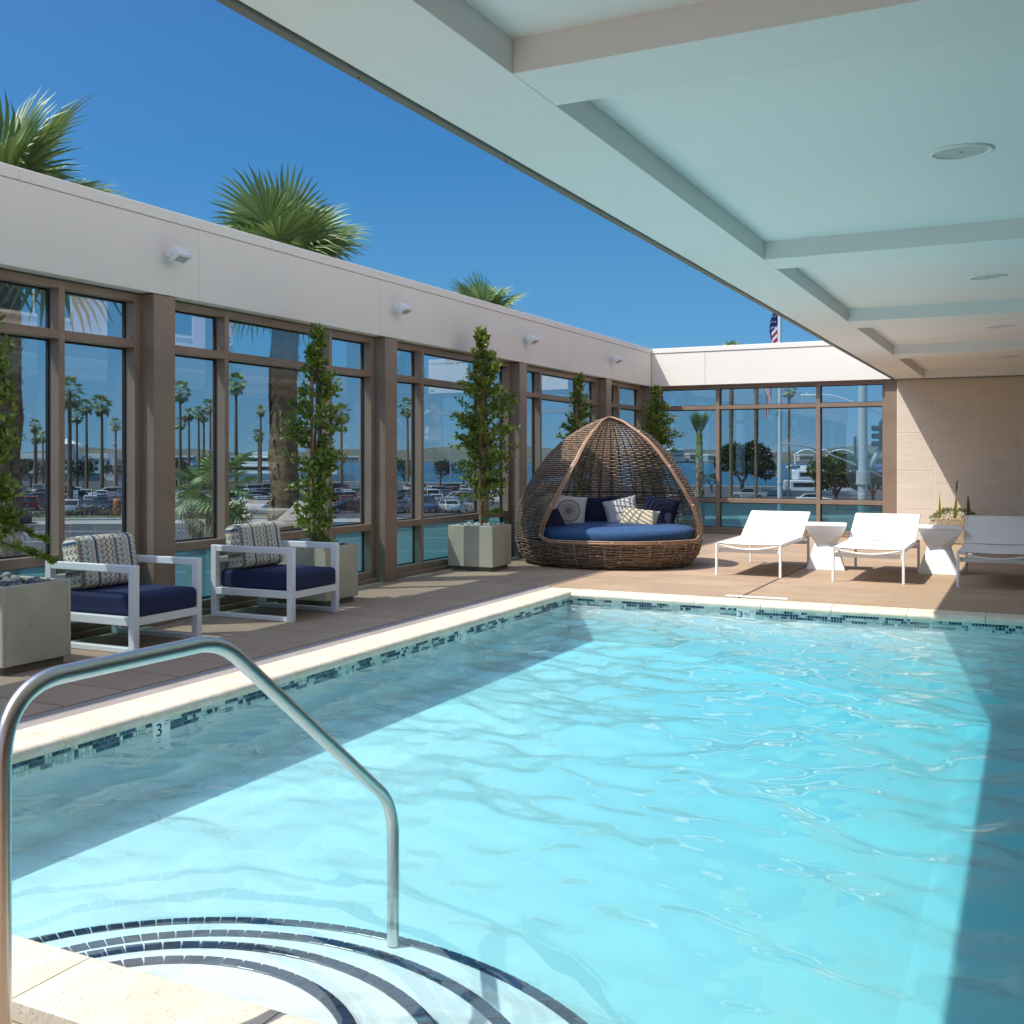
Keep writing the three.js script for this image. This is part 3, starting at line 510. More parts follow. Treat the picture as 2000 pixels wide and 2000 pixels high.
// ---------------------------------------------------------------- loungers and side tables
let lounger0;
function makeLounger(label, x, z) {
  if (lounger0) return copyThing(lounger0, [x, 0, z], 0, label);
  const t = lounger0 = thing('sun_lounger', label, 'lounger', [x, 0, z], 0, 'white sling loungers on the far deck'), w = 0.38, k = 0.028;   // local z = 0 at the front legs, body to -z
  const leg = (sx, zz, y) => part('leg', cbox(k, y, k, 0.003), M.white, t, [sx * (w - k / 2), y / 2, zz]);
  for (const s of [-1, 1]) {
    leg(s, 0, 0.385); leg(s, -1.95, 0.36);
    part('side_rail', [bar(V(s * (w - k / 2), 0.372, -0.016), V(s * (w - k / 2), 0.368, -1.936), 0.017, 0.017, 8)], M.white, t);
  }
  const sag = []; for (let i = 0; i <= 10; i++) { const a = i / 10; sag.push(V((a * 2 - 1) * (w - 0.03), 0.378 - 0.055 * (1 - (a * 2 - 1) ** 2), 0.0)); }
  part('front_bow', tube(sag, 0.0115, 20, 8), M.white, t);
  part('apron', cbox(2 * w - 2 * k - 0.004, 0.05, 0.014, 0.003), M.white, t, [0, 0.302, -0.055]); part('apron', cbox(2 * w - 2 * k - 0.004, 0.05, 0.014, 0.003), M.white, t, [0, 0.302, -1.93]);
  for (const s of [-1, 1]) part('apron_bracket', cbox(0.012, 0.05, 0.06, 0.003), M.white, t, [s * (w - k - 0.008), 0.302, -0.026]);
  // sling seat: shallow sag across the width
  const sheet = (n, y0, z0, y1, z1, wd, dip) => { const G = new THREE.PlaneGeometry(1, 1, 14, 10), P = G.attributes.position, U = G.attributes.uv;
    for (let i = 0; i < P.count; i++) { const a = P.getX(i) * 2, b = P.getY(i) + 0.5, d = dip * (1 - a * a); P.setXYZ(i, a * wd, lerp(y0, y1, b) - d, lerp(z0, z1, b)); U.setXY(i, a * wd, b * 1.4); }
    G.computeVertexNormals(); const bk = G.clone(); bk.translate(0, -0.006, 0); return [G, bk]; };
  part('seat_sling', sheet('seat', 0.392, 0.012, 0.398, -1.385, w - 0.012, 0.012), M.sling, t);
  part('back_sling', sheet('back', 0.402, -1.40, 0.69, -2.05, w - 0.012, 0.006), M.sling, t);
  for (const s of [-1, 1]) part('back_frame', bar(V(s * (w - 0.012), 0.388, -1.40), V(s * (w - 0.012), 0.684, -2.052), 0.014, 0.014, 8), M.white, t);
  part('back_frame', bar(V(-w + 0.012, 0.686, -2.052), V(w - 0.012, 0.686, -2.052), 0.013, 0.013, 8), M.white, t);
  part('hinge_bar', bar(V(-w + 0.03, 0.38, -1.392), V(w - 0.03, 0.38, -1.392), 0.008, 0.008, 8), M.drip, t);
  part('prop', bar(V(0.2, 0.52, -1.72), V(0.2, 0.37, -1.9), 0.008), M.white, t); part('prop', bar(V(-0.2, 0.52, -1.72), V(-0.2, 0.37, -1.9), 0.008), M.white, t);
  return t;
}
makeLounger('white sling lounger standing next to the wicker daybed', -2.93, -14.24);
makeLounger('white sling lounger standing in full sun between the two faceted side tables', -1.615, -14.20);
makeLounger('white sling lounger in canopy shade, before the planter of upright snake plants', -0.345, -14.20);
makeLounger('white sling lounger deep under the canopy', 0.95, -14.2); makeLounger('white sling lounger deep under the canopy', 2.25, -14.2);
let table0;
function sideTable(label, x, z, turn) {
  if (table0) return copyThing(table0, [x, 0, z], turn, label);
  const t = table0 = thing('side_table', label, 'side table', [x, 0, z], turn, 'faceted white side tables');
  // faceted hourglass: square top, twisted octagonal waist, square base
  const ringv = (list) => list, sq = (r, y) => [[r, r], [-r, r], [-r, -r], [r, -r]].map(([a, b]) => V(a, y, b)), waist = []; for (let i = 0; i < 8; i++) { const a = PI / 8 + i * PI / 4 + 0.2, r = i % 2 ? 0.132 : 0.15; waist.push(V(cos(a) * r, 0.325 + (i % 2 ? 0.012 : -0.014), sin(a) * r)); }
  const fan = (s, flip) => { const P = [], tri = (a, b, c) => P.push(...(flip ? [a, c, b] : [a, b, c]).flatMap((v) => [v.x, v.y, v.z]));
    for (let i = 0; i < 4; i++) { const c = s[i], n = s[(i + 1) % 4], w0 = waist[(i * 2) % 8], w1 = waist[(i * 2 + 1) % 8], w2 = waist[(i * 2 + 2) % 8]; tri(c, w0, w1); tri(c, w1, n); tri(n, w1, w2); } return P; };
  const top = rawGeo(fan(sq(0.245, 0.545), true)), base = rawGeo(fan(sq(0.225, 0.01), false));
  part('tapered_bowl', top, M.resin, t); part('faceted_base', base, M.resin, t); part('base_edge', cbox(0.452, 0.012, 0.452, 0.002), M.resin, t, [0, 0.006, 0]);
  part('table_top', cbox(0.495, 0.036, 0.495, 0.008), M.resin, t, [0, 0.563, 0]);
  return t;
}
sideTable('white faceted hourglass side table between the first two loungers from the daybed', -2.29, -15.80, 0.12);
sideTable('white faceted hourglass side table before the snake plant pot', -1.00, -15.86, 0.1);
sideTable('white faceted hourglass side table deep under the canopy', 1.6, -15.86, 0.12);

// ---------------------------------------------------------------- pebbles, planters, ficus columns
const pebbleGeo = []; for (let k = 0; k < 5; k++) { const g = new THREE.SphereGeometry(1, 8, 6), P = g.attributes.position; for (let i = 0; i < P.count; i++) { const x = P.getX(i), y = P.getY(i), z = P.getZ(i), s = 1 + 0.13 * sin(3 * x + k) + 0.1 * sin(2.3 * z + 2 * k + 1); P.setXYZ(i, x * s, y * s * 0.55, z * s * (0.72 + 0.05 * k)); } g.computeVertexNormals(); pebbleGeo.push(g); }
const pebbleMat = [[0.20, 0.21, 0.22], [0.11, 0.12, 0.135], [0.30, 0.30, 0.29], [0.16, 0.165, 0.17]].map((c, i) => std('river_pebble_' + i, c, 0.7)), pebblePale = [[0.55, 0.53, 0.48], [0.4, 0.4, 0.39], [0.22, 0.23, 0.24], [0.48, 0.5, 0.5]].map((c, i) => std('pale_pebble_' + i, c, 0.7));
const soil = std('potting_soil', [0.03, 0.022, 0.016], 1);
function planter(label, x, z, h, w, mats, n, group = 'concrete cube planters along the window wall') {
  const t = thing('planter', label, 'planter', [x, 0, z], rr(-0.012, 0.012), group);
  part('plinth', cbox(w - 0.07, 0.055, w - 0.07, 0.003), M.plinth, t, [0, 0.0275, 0]);
  // hollow pot: four walls and soil
  const r = 0.038, hh = h - 0.055, y = 0.055 + hh / 2, u = Math.floor(rnd() * 6) * 0.3, wall = (ww, dd, px, pz) => cbox(ww, hh, dd, 0.006, u, 0).clone().translate(px, y, pz);
  part('pot', [wall(w, r, 0, w / 2 - r / 2), wall(w, r, 0, -w / 2 + r / 2), wall(r, w - 2 * r, w / 2 - r / 2, 0), wall(r, w - 2 * r, -w / 2 + r / 2, 0)], M.concrete, t);
  part('soil', cbox(w - 2 * r, hh - 0.05, w - 2 * r, 0.002), soil, t, [0, 0.055 + (hh - 0.05) / 2, 0]);
  for (let i = 0; i < n; i++) { const s = rr(0.02, 0.042), m = part('pebble', pick(pebbleGeo), pick(mats), t, [rr(-1, 1) * (w / 2 - r - 0.03), h - 0.035 + s * rr(0.3, 1.1), rr(-1, 1) * (w / 2 - r - 0.03)]); m.scale.setScalar(s); m.rotation.set(rr(-0.4, 0.4), rr(0, 6), rr(-0.4, 0.4)); }
  return t;
}
// one leaf: folded ellipse, 4 triangles pairs, base at origin, along +y
const LEAF = [[0, 0, 0], [-0.5, 0.45, 0.12], [0, 0.5, 0], [0.5, 0.45, 0.12], [0, 1, -0.06]], LTRI = [0, 2, 1, 0, 3, 2, 1, 2, 4, 2, 3, 4];
function leafMass(list) {   // list of [pos, dir, size, width, color, roll]
  const P = [], C = [], q = new THREE.Quaternion(), q2 = new THREE.Quaternion(), v = V(0, 0, 0);
  for (const [p, d, s, w, c, roll] of list) { q.setFromUnitVectors(V(0, 1, 0), d); q2.setFromAxisAngle(V(0, 1, 0), roll); q.multiply(q2); for (const i of LTRI) { const L = LEAF[i]; v.set(L[0] * w, L[1] * s, L[2] * w).applyQuaternion(q).add(p); P.push(v.x, v.y, v.z); C.push(...c); } }
  return rawGeo(P, null, null, C);
}
const ficusGreen = [[0.17, 0.25, 0.025], [0.23, 0.32, 0.03], [0.30, 0.39, 0.04], [0.13, 0.20, 0.025], [0.38, 0.44, 0.05]];
function ficus(label, x, z, base, top, o = {}) {
  const { dense = 1, lean = 0, rad = 0.27, low = 0.12, group = 'columnar ficus trees in the concrete planters', hang } = o, H = top - base;
  const t = thing('ficus_tree', label, 'tree', [x, base, z], 0, group), axis = (a) => V(lean * a + 0.03 * sin(a * 5 + z), a * H, 0.025 * sin(a * 7 + x * 3));
  const tp = []; for (let i = 0; i <= 10; i++) tp.push(axis(i / 10 * 0.96)); const tg = tube(tp, 0.013, 30, 7); part('trunk', tg, M.bark, t);
  part('stake', cbox(0.03, H * 0.78 + 0.05, 0.025, 0.002), M.stake, t, [-0.035, H * 0.39 - 0.025, 0.02]);
  part('stake', bar(V(0.03, -0.05, -0.03), V(0.025, H * 0.42, -0.02), 0.011, 0.011, 7), M.stake, t);
  for (const a of [0.05, 0.2, 0.38, 0.55, 0.72]) { const g = new THREE.TorusGeometry(0.035, 0.006, 6, 14); g.rotateX(PI / 2); part('tie', g, M.tieGreen, t, [-0.008, a * H, 0.005]); }
  const leaves = [], twigs = [], n = Math.round(112 * dense * H / 2.1);
  for (let i = 0; i < n; i++) {
    const a = low + (1 - low) * ((i + rnd()) / n), az = rr(0, 2 * PI), env = rad * (0.62 + 0.5 * sin(PI * clamp((a - low) / (1 - low) * 0.9 + 0.1, 0, 1))) * (1 - clamp((a - 0.6) / 0.42, 0, 1) * 0.78) * rr(0.55, 1.12);
    const p0 = axis(a * 0.985), up = rr(-0.15, 1.1) + (a > 0.9 ? 0.8 : 0), dir = V(cos(az), up, sin(az)).normalize(), L = env / Math.hypot(cos(az), sin(az)) * 0.98, p1 = p0.clone().addScaledVector(dir, L);
    if (p1.y > H) p1.y = H - rr(0, 0.05);
    twigs.push(bar(p0, p1, 0.0045, 0.0018, 4));
    const nl = Math.round(17 + L * 52);
    for (let k = 0; k < nl; k++) { const b = 0.25 + 0.75 * k / nl, q = p0.clone().lerp(p1, b).add(V(rr(-0.035, 0.035), rr(-0.03, 0.03), rr(-0.035, 0.035))), d = dir.clone().multiplyScalar(0.35).add(V(rr(-1, 1), rr(-0.5, 1.1), rr(-1, 1))).normalize(); leaves.push([q, d, rr(0.048, 0.085), rr(0.026, 0.042), pick(ficusGreen), rr(0, 6)]); }
  }
  if (hang) { for (const [sx, sy, sz, L] of hang) { const p0 = axis(sy / H), p1 = p0.clone().add(V(sx, L, sz)); twigs.push(bar(p0, p1, 0.006, 0.002, 4)); for (let k = 0; k < 70; k++) { const q = p0.clone().lerp(p1, 0.3 + 0.7 * k / 70); leaves.push([q, V(sx + rr(-0.3, 0.3), rr(-0.3, 0.3), sz + rr(-0.3, 0.3)).normalize(), rr(0.05, 0.08), rr(0.022, 0.034), pick(ficusGreen), rr(0, 6)]); } } }
  part('branches', twigs, M.bark, t); part('crown', leafMass(leaves), M.leaf, t); return t;
}
planter('concrete cube planter of dark pebbles between the armchair and the handrail', -6.01, -5.59, 0.575, 0.61, pebbleMat, 75);
planter('concrete cube planter half hidden behind an armchair arm', -6.055, -9.585, 0.565, 0.61, pebbleMat, 40);
planter('concrete cube planter with pale pebbles standing right beside the wicker daybed', -6.075, -13.515, 0.565, 0.61, pebblePale, 46);
planter('concrete cube planter behind the wicker daybed', -6.09, -17.35, 0.565, 0.61, pebbleMat, 10); planter('concrete cube planter behind the wicker daybed', -6.06, -21.2, 0.565, 0.61, pebbleMat, 10);
ficus('staked ficus column at the edge of the first window, in the pot of dark pebbles', -6.04, -5.46, 0.53, 2.66, { rad: 0.24, hang: [[0.36, 0.35, -0.22, -0.16], [0.26, 0.5, -0.26, -0.18]] });
ficus('slim staked ficus column between an armchair and a bronze column', -6.05, -9.58, 0.52, 2.68, { rad: 0.32, low: 0.02 });
ficus('tall bushy staked ficus beside the wicker daybed', -6.03, -13.53, 0.52, 3.03, { rad: 0.44, dense: 1.2, low: 0.14, hang: [[0.22, 0.18, -0.1, 0.05]] });
ficus('sparse ficus rising behind the daybed, before the bronze column', -6.10, -17.35, 0.52, 2.70, { rad: 0.32, dense: 0.65 });
ficus('full ficus rising behind the daybed, in the corner of the two window walls', -6.02, -21.2, 0.52, 2.72, { rad: 0.42 });
// tapered pots with snake plants against the stone wall
{
  const blade = (h, w, tw) => { const P = [], U = [], I = [], n = 9; for (let i = 0; i <= n; i++) { const a = i / n, ww = w * sin(PI * (0.18 + 0.82 * a)) ** 0.7 * (a > 0.97 ? 0.05 : 1), q = tw * a; for (const s of [-1, 0, 1]) { P.push(s * ww * cos(q), a * h, s * ww * sin(q) + (s ? 0 : 0.007)); U.push(s, a * 3); } } for (let i = 0; i < n; i++) for (const s of [0, 1]) { const a = i * 3 + s; I.push(a, a + 1, a + 4, a, a + 4, a + 3); } const g = rawGeo(P, null, U); g.setIndex(I); g.computeVertexNormals(); return g; };
  const cv = document.createElement('canvas'); cv.width = 64; cv.height = 256; const c = cv.getContext('2d'); c.fillStyle = '#b9a23c'; c.fillRect(0, 0, 64, 256); c.fillStyle = '#33421f'; c.fillRect(12, 0, 40, 256); c.strokeStyle = '#6f7a3c'; c.lineWidth = 3; for (let y = 0; y < 256; y += 11) { c.beginPath(); c.moveTo(12, y); c.lineTo(30, y + 4); c.lineTo(52, y - 2); c.stroke(); }
  const bt = new THREE.CanvasTexture(cv); bt.colorSpace = THREE.SRGBColorSpace; bt.wrapS = bt.wrapT = THREE.RepeatWrapping; bt.repeat.set(0.5, 1); bt.offset.set(0.5, 0); const bm = std('snake_plant_blade', [1, 1, 1], 0.45, { map: bt, side: THREE.DoubleSide });
  const pot = mottled('beige_pot', [0.50, 0.39, 0.27], [0.60, 0.48, 0.34], 0.6, { metres: 0.8, s: 141, bump: 0.001 });
  const potAt = (x, z, label, blades, lab2) => {
    const t = thing('tapered_pot', label, 'pot', [x, 0, z], 0, null), P = new THREE.CylinderGeometry(0.27 * 1.414, 0.19 * 1.414, 0.40, 4, 1); P.rotateY(PI / 4); part('pot', toCreasedNormals(P, 0.3), pot, t, [0, 0.215, 0]); part('foot', cbox(0.22, 0.03, 0.22, 0.002), M.plinth, t, [0, 0.015, 0]);
    const pl = thing('snake_plant', lab2, 'plant', [x, 0.41, z], 0, null);
    for (const [dx, dz, h, w, tw] of blades) { const m = part('leaf', blade(h, w, tw), bm, pl, [dx, 0, dz]); m.rotation.set(rr(-0.06, 0.06), rr(-0.6, 0.6), rr(-0.06, 0.06)); }
    const list = []; for (let i = 0; i < 900; i++) { const a = rr(0, 2 * PI), r = Math.sqrt(rnd()) * 0.36, over = Math.max(0, r - 0.22); const side = rnd(); list.push([V(cos(a) * r, 0.02 + 0.13 * (1 - (r / 0.36) ** 2) - over * rr(0, 2.4) * (side < 0.6 ? 1 : 0.2), sin(a) * r), V(cos(a) * rr(0.2, 1), rr(-0.4, 0.9), sin(a) * rr(0.2, 1)).normalize(), rr(0.045, 0.085), rr(0.010, 0.018), pick([[0.16, 0.19, 0.06], [0.22, 0.25, 0.09], [0.11, 0.14, 0.045], [0.28, 0.29, 0.12]]), rr(0, 6)]); }
    part('trailing_succulent', leafMass(list), M.leaf, pl);
  };
  potAt(-1.12, -21.5, 'tapered square beige pot with snake plants against the stone wall', [[-0.22, 0.05, 0.47, 0.032, 1.2], [0.0, 0.0, 0.66, 0.048, 2.2], [0.2, 0.05, 0.40, 0.03, 0.8]], 'three upright snake plant blades over trailing succulents by the stone wall');
  potAt(0.22, -21.5, 'tapered square beige pot at the shaded end of the stone wall', [[0.05, 0, 0.3, 0.03, 1]], 'low trailing succulent in the shaded pot at the stone wall');
}
// ---------------------------------------------------------------- wicker daybed
{
  const C = [-4.96, -15.2], O = 0.56;         // opening looks towards +x and +z
  const t = thing('wicker_daybed', 'dome shaped brown wicker daybed with open arch and blue mattress', 'daybed', [C[0], 0, C[1]]);
  const prof = [[0, 1.02], [0.05, 1.12], [0.15, 1.2], [0.3, 1.25], [0.56, 1.262], [0.78, 1.215], [1.007, 1.115], [1.26, 0.965], [1.47, 0.805], [1.636, 0.635], [1.757, 0.465], [1.846, 0.305], [1.906, 0.19], [1.945, 0.07]];
  const rad = (h) => { let k = 0; while (k < prof.length - 2 && h > prof[k + 1][0]) k++; const s = clamp((h - prof[k][0]) / (prof[k + 1][0] - prof[k][0]), 0, 1); return 0.975 * lerp(prof[k][1], prof[k + 1][1], s); };
  const half = (h) => { const q = [[0.36, 1.02], [0.5, 0.98], [0.95, 0.84], [1.4, 0.74], [1.8, 0.72], [2, 0.8]]; let k = 0; while (k < q.length - 2 && h > q[k + 1][0]) k++; return lerp(q[k][1], q[k + 1][1], clamp((h - q[k][0]) / (q[k + 1][0] - q[k][0]), 0, 1)); };
  const shift = (h) => 0.11 * clamp((h - 0.5) / 1.45, 0, 1) ** 1.5;
  const at = (a, h, r = rad(h)) => V(sin(O + a) * r + sin(O) * shift(h), h, cos(O + a) * r + cos(O) * shift(h));   // a = 0 in the middle of the opening
  // woven strands, thinner and closer on the hood, thicker round the base
  const lowTube = (pts, r, sides = 4) => { const P = [], N = [], U = [], I = []; let len = 0; for (let i = 0; i < pts.length; i++) { const a = pts[Math.max(0, i - 1)], b = pts[Math.min(pts.length - 1, i + 1)], d = b.clone().sub(a).normalize(), up = Math.abs(d.y) > 0.9 ? V(1, 0, 0) : V(0, 1, 0), s = d.clone().cross(up).normalize(), w = s.clone().cross(d); if (i) len += pts[i].distanceTo(pts[i - 1]);
      for (let k = 0; k < sides; k++) { const q = k / sides * 2 * PI, n = s.clone().multiplyScalar(cos(q)).addScaledVector(w, sin(q)); P.push(pts[i].x + n.x * r, pts[i].y + n.y * r, pts[i].z + n.z * r); N.push(n.x, n.y, n.z); U.push(len, k / sides * 0.05 + r * 40); } }
    for (let i = 0; i + 1 < pts.length; i++) for (let k = 0; k < sides; k++) { const a = i * sides + k, b = i * sides + (k + 1) % sides; I.push(a, a + sides, b, b, a + sides, b + sides); }
    const g = new THREE.BufferGeometry(); g.setAttribute('position', new THREE.Float32BufferAttribute(P, 3)); g.setAttribute('normal', new THREE.Float32BufferAttribute(N, 3)); g.setAttribute('uv', new THREE.Float32BufferAttribute(U, 2)); g.setIndex(I); return g; };
  const hood = [], base = []; let row = 0;
  for (let h = 0.375; h < 1.93; h += 0.0255, row++) {
    const a0 = half(h), a1 = 2 * PI - a0, r = rad(h), n = Math.max(14, Math.round((a1 - a0) * r * 14)), pts = [];
    for (let i = 0; i <= n; i++) { const a = lerp(a0, a1, i / n); pts.push(at(a, h + rr(-0.002, 0.002), r + 0.006 * sin(a * 26 + (row % 2) * PI))); }
    hood.push(lowTube(pts, 0.0092));
  }
  row = 0;
  for (let h = 0.03; h < 0.37; h += 0.031, row++) for (const dr of [0, -0.03]) {
    const n = 96, pts = []; const w = rr(0, 6); for (let i = 0; i <= n; i++) { const a = i / n * 2 * PI; pts.push(at(a, h + dr * 0.3 + 0.007 * sin(a * 9 + w) + 0.004 * sin(a * 23 + 2 * w), rad(h) + dr + 0.009 * sin(a * 22 + (row % 2) * PI))); } base.push(lowTube(pts, rr(0.009, 0.0125), 5));
  }
  const st = (m, l) => { m.userData = { kind: 'stuff', label: l }; return m; };
  st(part('hood_weave', hood, M.rattan, t), 'close horizontal wicker strands of the hood'); st(part('base_weave', base, M.rattan, t), 'loose thick wicker strands round the base');
  // upright ribs
  const ribs = []; for (let k = 0; k < 44; k++) { const a = k / 44 * 2 * PI; const pts = [], front = a < 1.03 || a > 2 * PI - 1.03, top = front ? 0.36 : 1.935; for (let i = 0; i <= 22; i++) { const h = lerp(0.02, top, i / 22), lim = half(h); if (!front || h <= 0.36) pts.push(at(Math.abs(a - PI) > PI - lim && h > 0.36 ? (a < PI ? lim : 2 * PI - lim) : a, h, rad(h) - 0.008)); } ribs.push(lowTube(pts, 0.0075, 5)); }
  st(part('ribs', ribs, M.rattan, t), 'upright wicker ribs meeting at the crown');
  const ties = []; for (let k = 0; k < 40; k++) { const a = k / 40 * 2 * PI + 0.04, pts = []; for (let i = 0; i <= 8; i++) { const h = lerp(0.04, 0.35, i / 8); pts.push(at(a + 0.006 * (i % 2), h, rad(h) + 0.012)); } ties.push(lowTube(pts, 0.004, 4)); } st(part('base_ties', ties, M.tie, t), 'pale upright ties round the base');
  // arch frame: paired canes up both sides and along the front lip
  const arch = (off, dr) => { const L = [], Rr = []; for (let h = 0.40; h < 1.945; h += 0.05) { L.push(at(-half(h) + off, h, rad(h) + dr)); Rr.push(at(half(h) - off, h, rad(h) + dr)); } return [...L, at(0, 1.955, 0.02), ...Rr.reverse()]; };
  for (const [o, dr] of [[0, 0.006], [0.022, -0.006], [-0.02, 0.0]]) part('arch_cane', tube(arch(o, dr), 0.0125, 120, 7), M.cane, t);
  const lip = (h, dr) => { const p = []; for (let i = 0; i <= 30; i++) { const a = lerp(-half(0.4), half(0.4), i / 30), e = Math.abs(i / 15 - 1); p.push(at(a, h + 0.06 * clamp((e - 0.86) / 0.14, 0, 1) ** 1.5, rad(0.35) + dr)); } return p; };
  part('lip_cane', tube(lip(0.362, 0.008), 0.013, 60, 7), M.cane, t); part('lip_cane', tube(lip(0.338, 0.012), 0.013, 60, 7), M.cane, t);
  { const p = []; for (let i = 0; i <= 40; i++) { const a = lerp(1.03, 2 * PI - 1.03, i / 40); p.push(at(a, 0.93, rad(0.93) - 0.012)); } part('hood_rail', tube(p, 0.011, 80, 6), M.rattan, t); }
  for (const [a, h] of [[-half(0.42), 0.42], [half(0.42), 0.42], [-half(0.8), 0.8], [half(0.8), 0.8], [-half(1.3), 1.3], [half(1.3), 1.3], [-half(1.75), 1.75], [half(1.75), 1.75], [-0.75, 0.35], [-0.2, 0.35], [0.3, 0.35], [0.75, 0.35]]) { const g = new THREE.SphereGeometry(0.022, 10, 8); part('binding', g, M.tie, t, at(a, h, rad(h) + 0.004).toArray()); }
  part('platform', (() => { const g = new THREE.CylinderGeometry(1.13, 1.13, 0.03, 48); return g; })(), M.rattan, t, [0, 0.30, 0]);
  part('mattress', (() => { const pr = [[0, 0.32], [1.06, 0.32], [1.115, 0.335], [1.135, 0.37], [1.14, 0.43], [1.125, 0.475], [1.08, 0.503], [0.95, 0.515], [0.5, 0.528], [0, 0.532]].map((p) => new THREE.Vector2(...p)), g = new THREE.LatheGeometry(pr, 72); const U = g.attributes.uv, P = g.attributes.position; for (let i = 0; i < P.count; i++) U.setXY(i, P.getX(i) + P.getY(i), P.getZ(i)); return g; })(), M.blue, t);
  const pip = []; for (let i = 0; i < 72; i++) { const a = i / 72 * 2 * PI; pip.push(V(cos(a) * 1.139, 0.352, sin(a) * 1.139)); } part('piping', tube(pip, 0.006, 144, 6, true), M.blue, t);
  // scatter cushions are loose things
  const cushion = (mat, w, h, th, a, r, y, ry, tilt, roll, label) => { const p = at(a, 0.5, r), m = solo('cushion', pillowGeo(w, h, th), mat, label, 'cushion', null, null, [C[0] + p.x, y, C[1] + p.z]); m.rotation.set(tilt, ry, roll, 'YXZ'); return m; };
  const cv = document.createElement('canvas'); cv.width = cv.height = 256; const c = cv.getContext('2d'); c.fillStyle = '#cfc8bd'; c.fillRect(0, 0, 256, 256); c.fillStyle = '#7c7068'; c.beginPath(); c.arc(128, 128, 86, 0, 7); c.fill(); c.strokeStyle = '#cfc8bd'; c.lineWidth = 4; for (const r of [74, 52, 30]) { c.beginPath(); c.arc(128, 128, r, 0, 7); c.stroke(); } for (let k = 0; k < 24; k++) { const a = k / 24 * 2 * PI; c.beginPath(); c.arc(128 + cos(a) * 63, 128 + sin(a) * 63, 6, 0, 7); c.stroke(); if (k % 2) { c.beginPath(); c.arc(128 + cos(a) * 41, 128 + sin(a) * 41, 5, 0, 7); c.stroke(); } }
  const med = new THREE.CanvasTexture(cv); med.colorSpace = THREE.SRGBColorSpace;
  const cv2 = document.createElement('canvas'); cv2.width = cv2.height = 256; const c2 = cv2.getContext('2d'); c2.fillStyle = '#a9a8a6'; c2.fillRect(0, 0, 256, 256); c2.strokeStyle = '#d6d4cf'; c2.lineWidth = 3; for (let y = -10; y < 270; y += 22) for (let x = -10; x < 270; x += 22) { c2.beginPath(); c2.moveTo(x, y + 11); c2.lineTo(x + 11, y); c2.lineTo(x + 22, y + 11); c2.lineTo(x + 11, y + 22); c2.closePath(); c2.stroke(); }
  const lat = new THREE.CanvasTexture(cv2); lat.colorSpace = THREE.SRGBColorSpace;
  const cream = std('cream_medallion_print', [1, 1, 1], 0.85, { map: med }), lattice = std('grey_lattice_print', [1, 1, 1], 0.85, { map: lat });
  const khaki = mottled('sand_linen', [0.50, 0.44, 0.30], [0.60, 0.53, 0.37], 0.9, { size: 256, metres: 0.2, cells: 32, oct: 2, s: 151, bump: 0.0008 }), dnavy = mottled('dark_navy_linen', [0.006, 0.008, 0.034], [0.011, 0.014, 0.05], 0.9, { size: 256, metres: 0.2, cells: 32, oct: 2, s: 153, bump: 0.0008 });
  const put = (mat, w, h, th, u, v, d, ry, tilt, roll, label) => { const p = atD(u, v, d), m = solo('cushion', pillowGeo(w, h, th), mat, label, 'cushion', null, null, p.toArray()); m.rotation.set(tilt, ry, roll, 'YXZ'); return m; };
  put(cream, 0.48, 0.48, 0.15, 1110, 1000, 15.85, 0.45, -0.30, -0.12, 'cream cushion printed with a round taupe medallion on the daybed');
  put(lattice, 0.44, 0.44, 0.14, 1090, 1001, 16.02, 0.6, -0.25, 0.06, 'grey lattice cushion tucked behind the medallion cushion');
  put(dnavy, 0.74, 0.44, 0.17, 1160, 1000, 16.3, 0.35, -0.22, 0.03, 'long dark navy bolster cushion at the back of the daybed');
  put(lattice, 0.46, 0.46, 0.15, 1215, 1003, 15.98, 0.25, -0.38, 0.24, 'grey lattice cushion leaning between navy and sand cushions');
  put(khaki, 0.50, 0.29, 0.14, 1249, 1013, 15.62, 0.15, -0.5, -0.13, 'sand coloured lumbar cushion lying forward on the mattress');
  put(dnavy, 0.50, 0.46, 0.16, 1288, 1002, 15.95, 0.0, -0.3, -0.15, 'square dark navy cushion at the open right side of the daybed');
  put(dnavy, 0.36, 0.34, 0.13, 1078, 1019, 15.25, 0.9, -0.5, 0.2, 'small dark navy cushion behind the left foot of the arch');
}
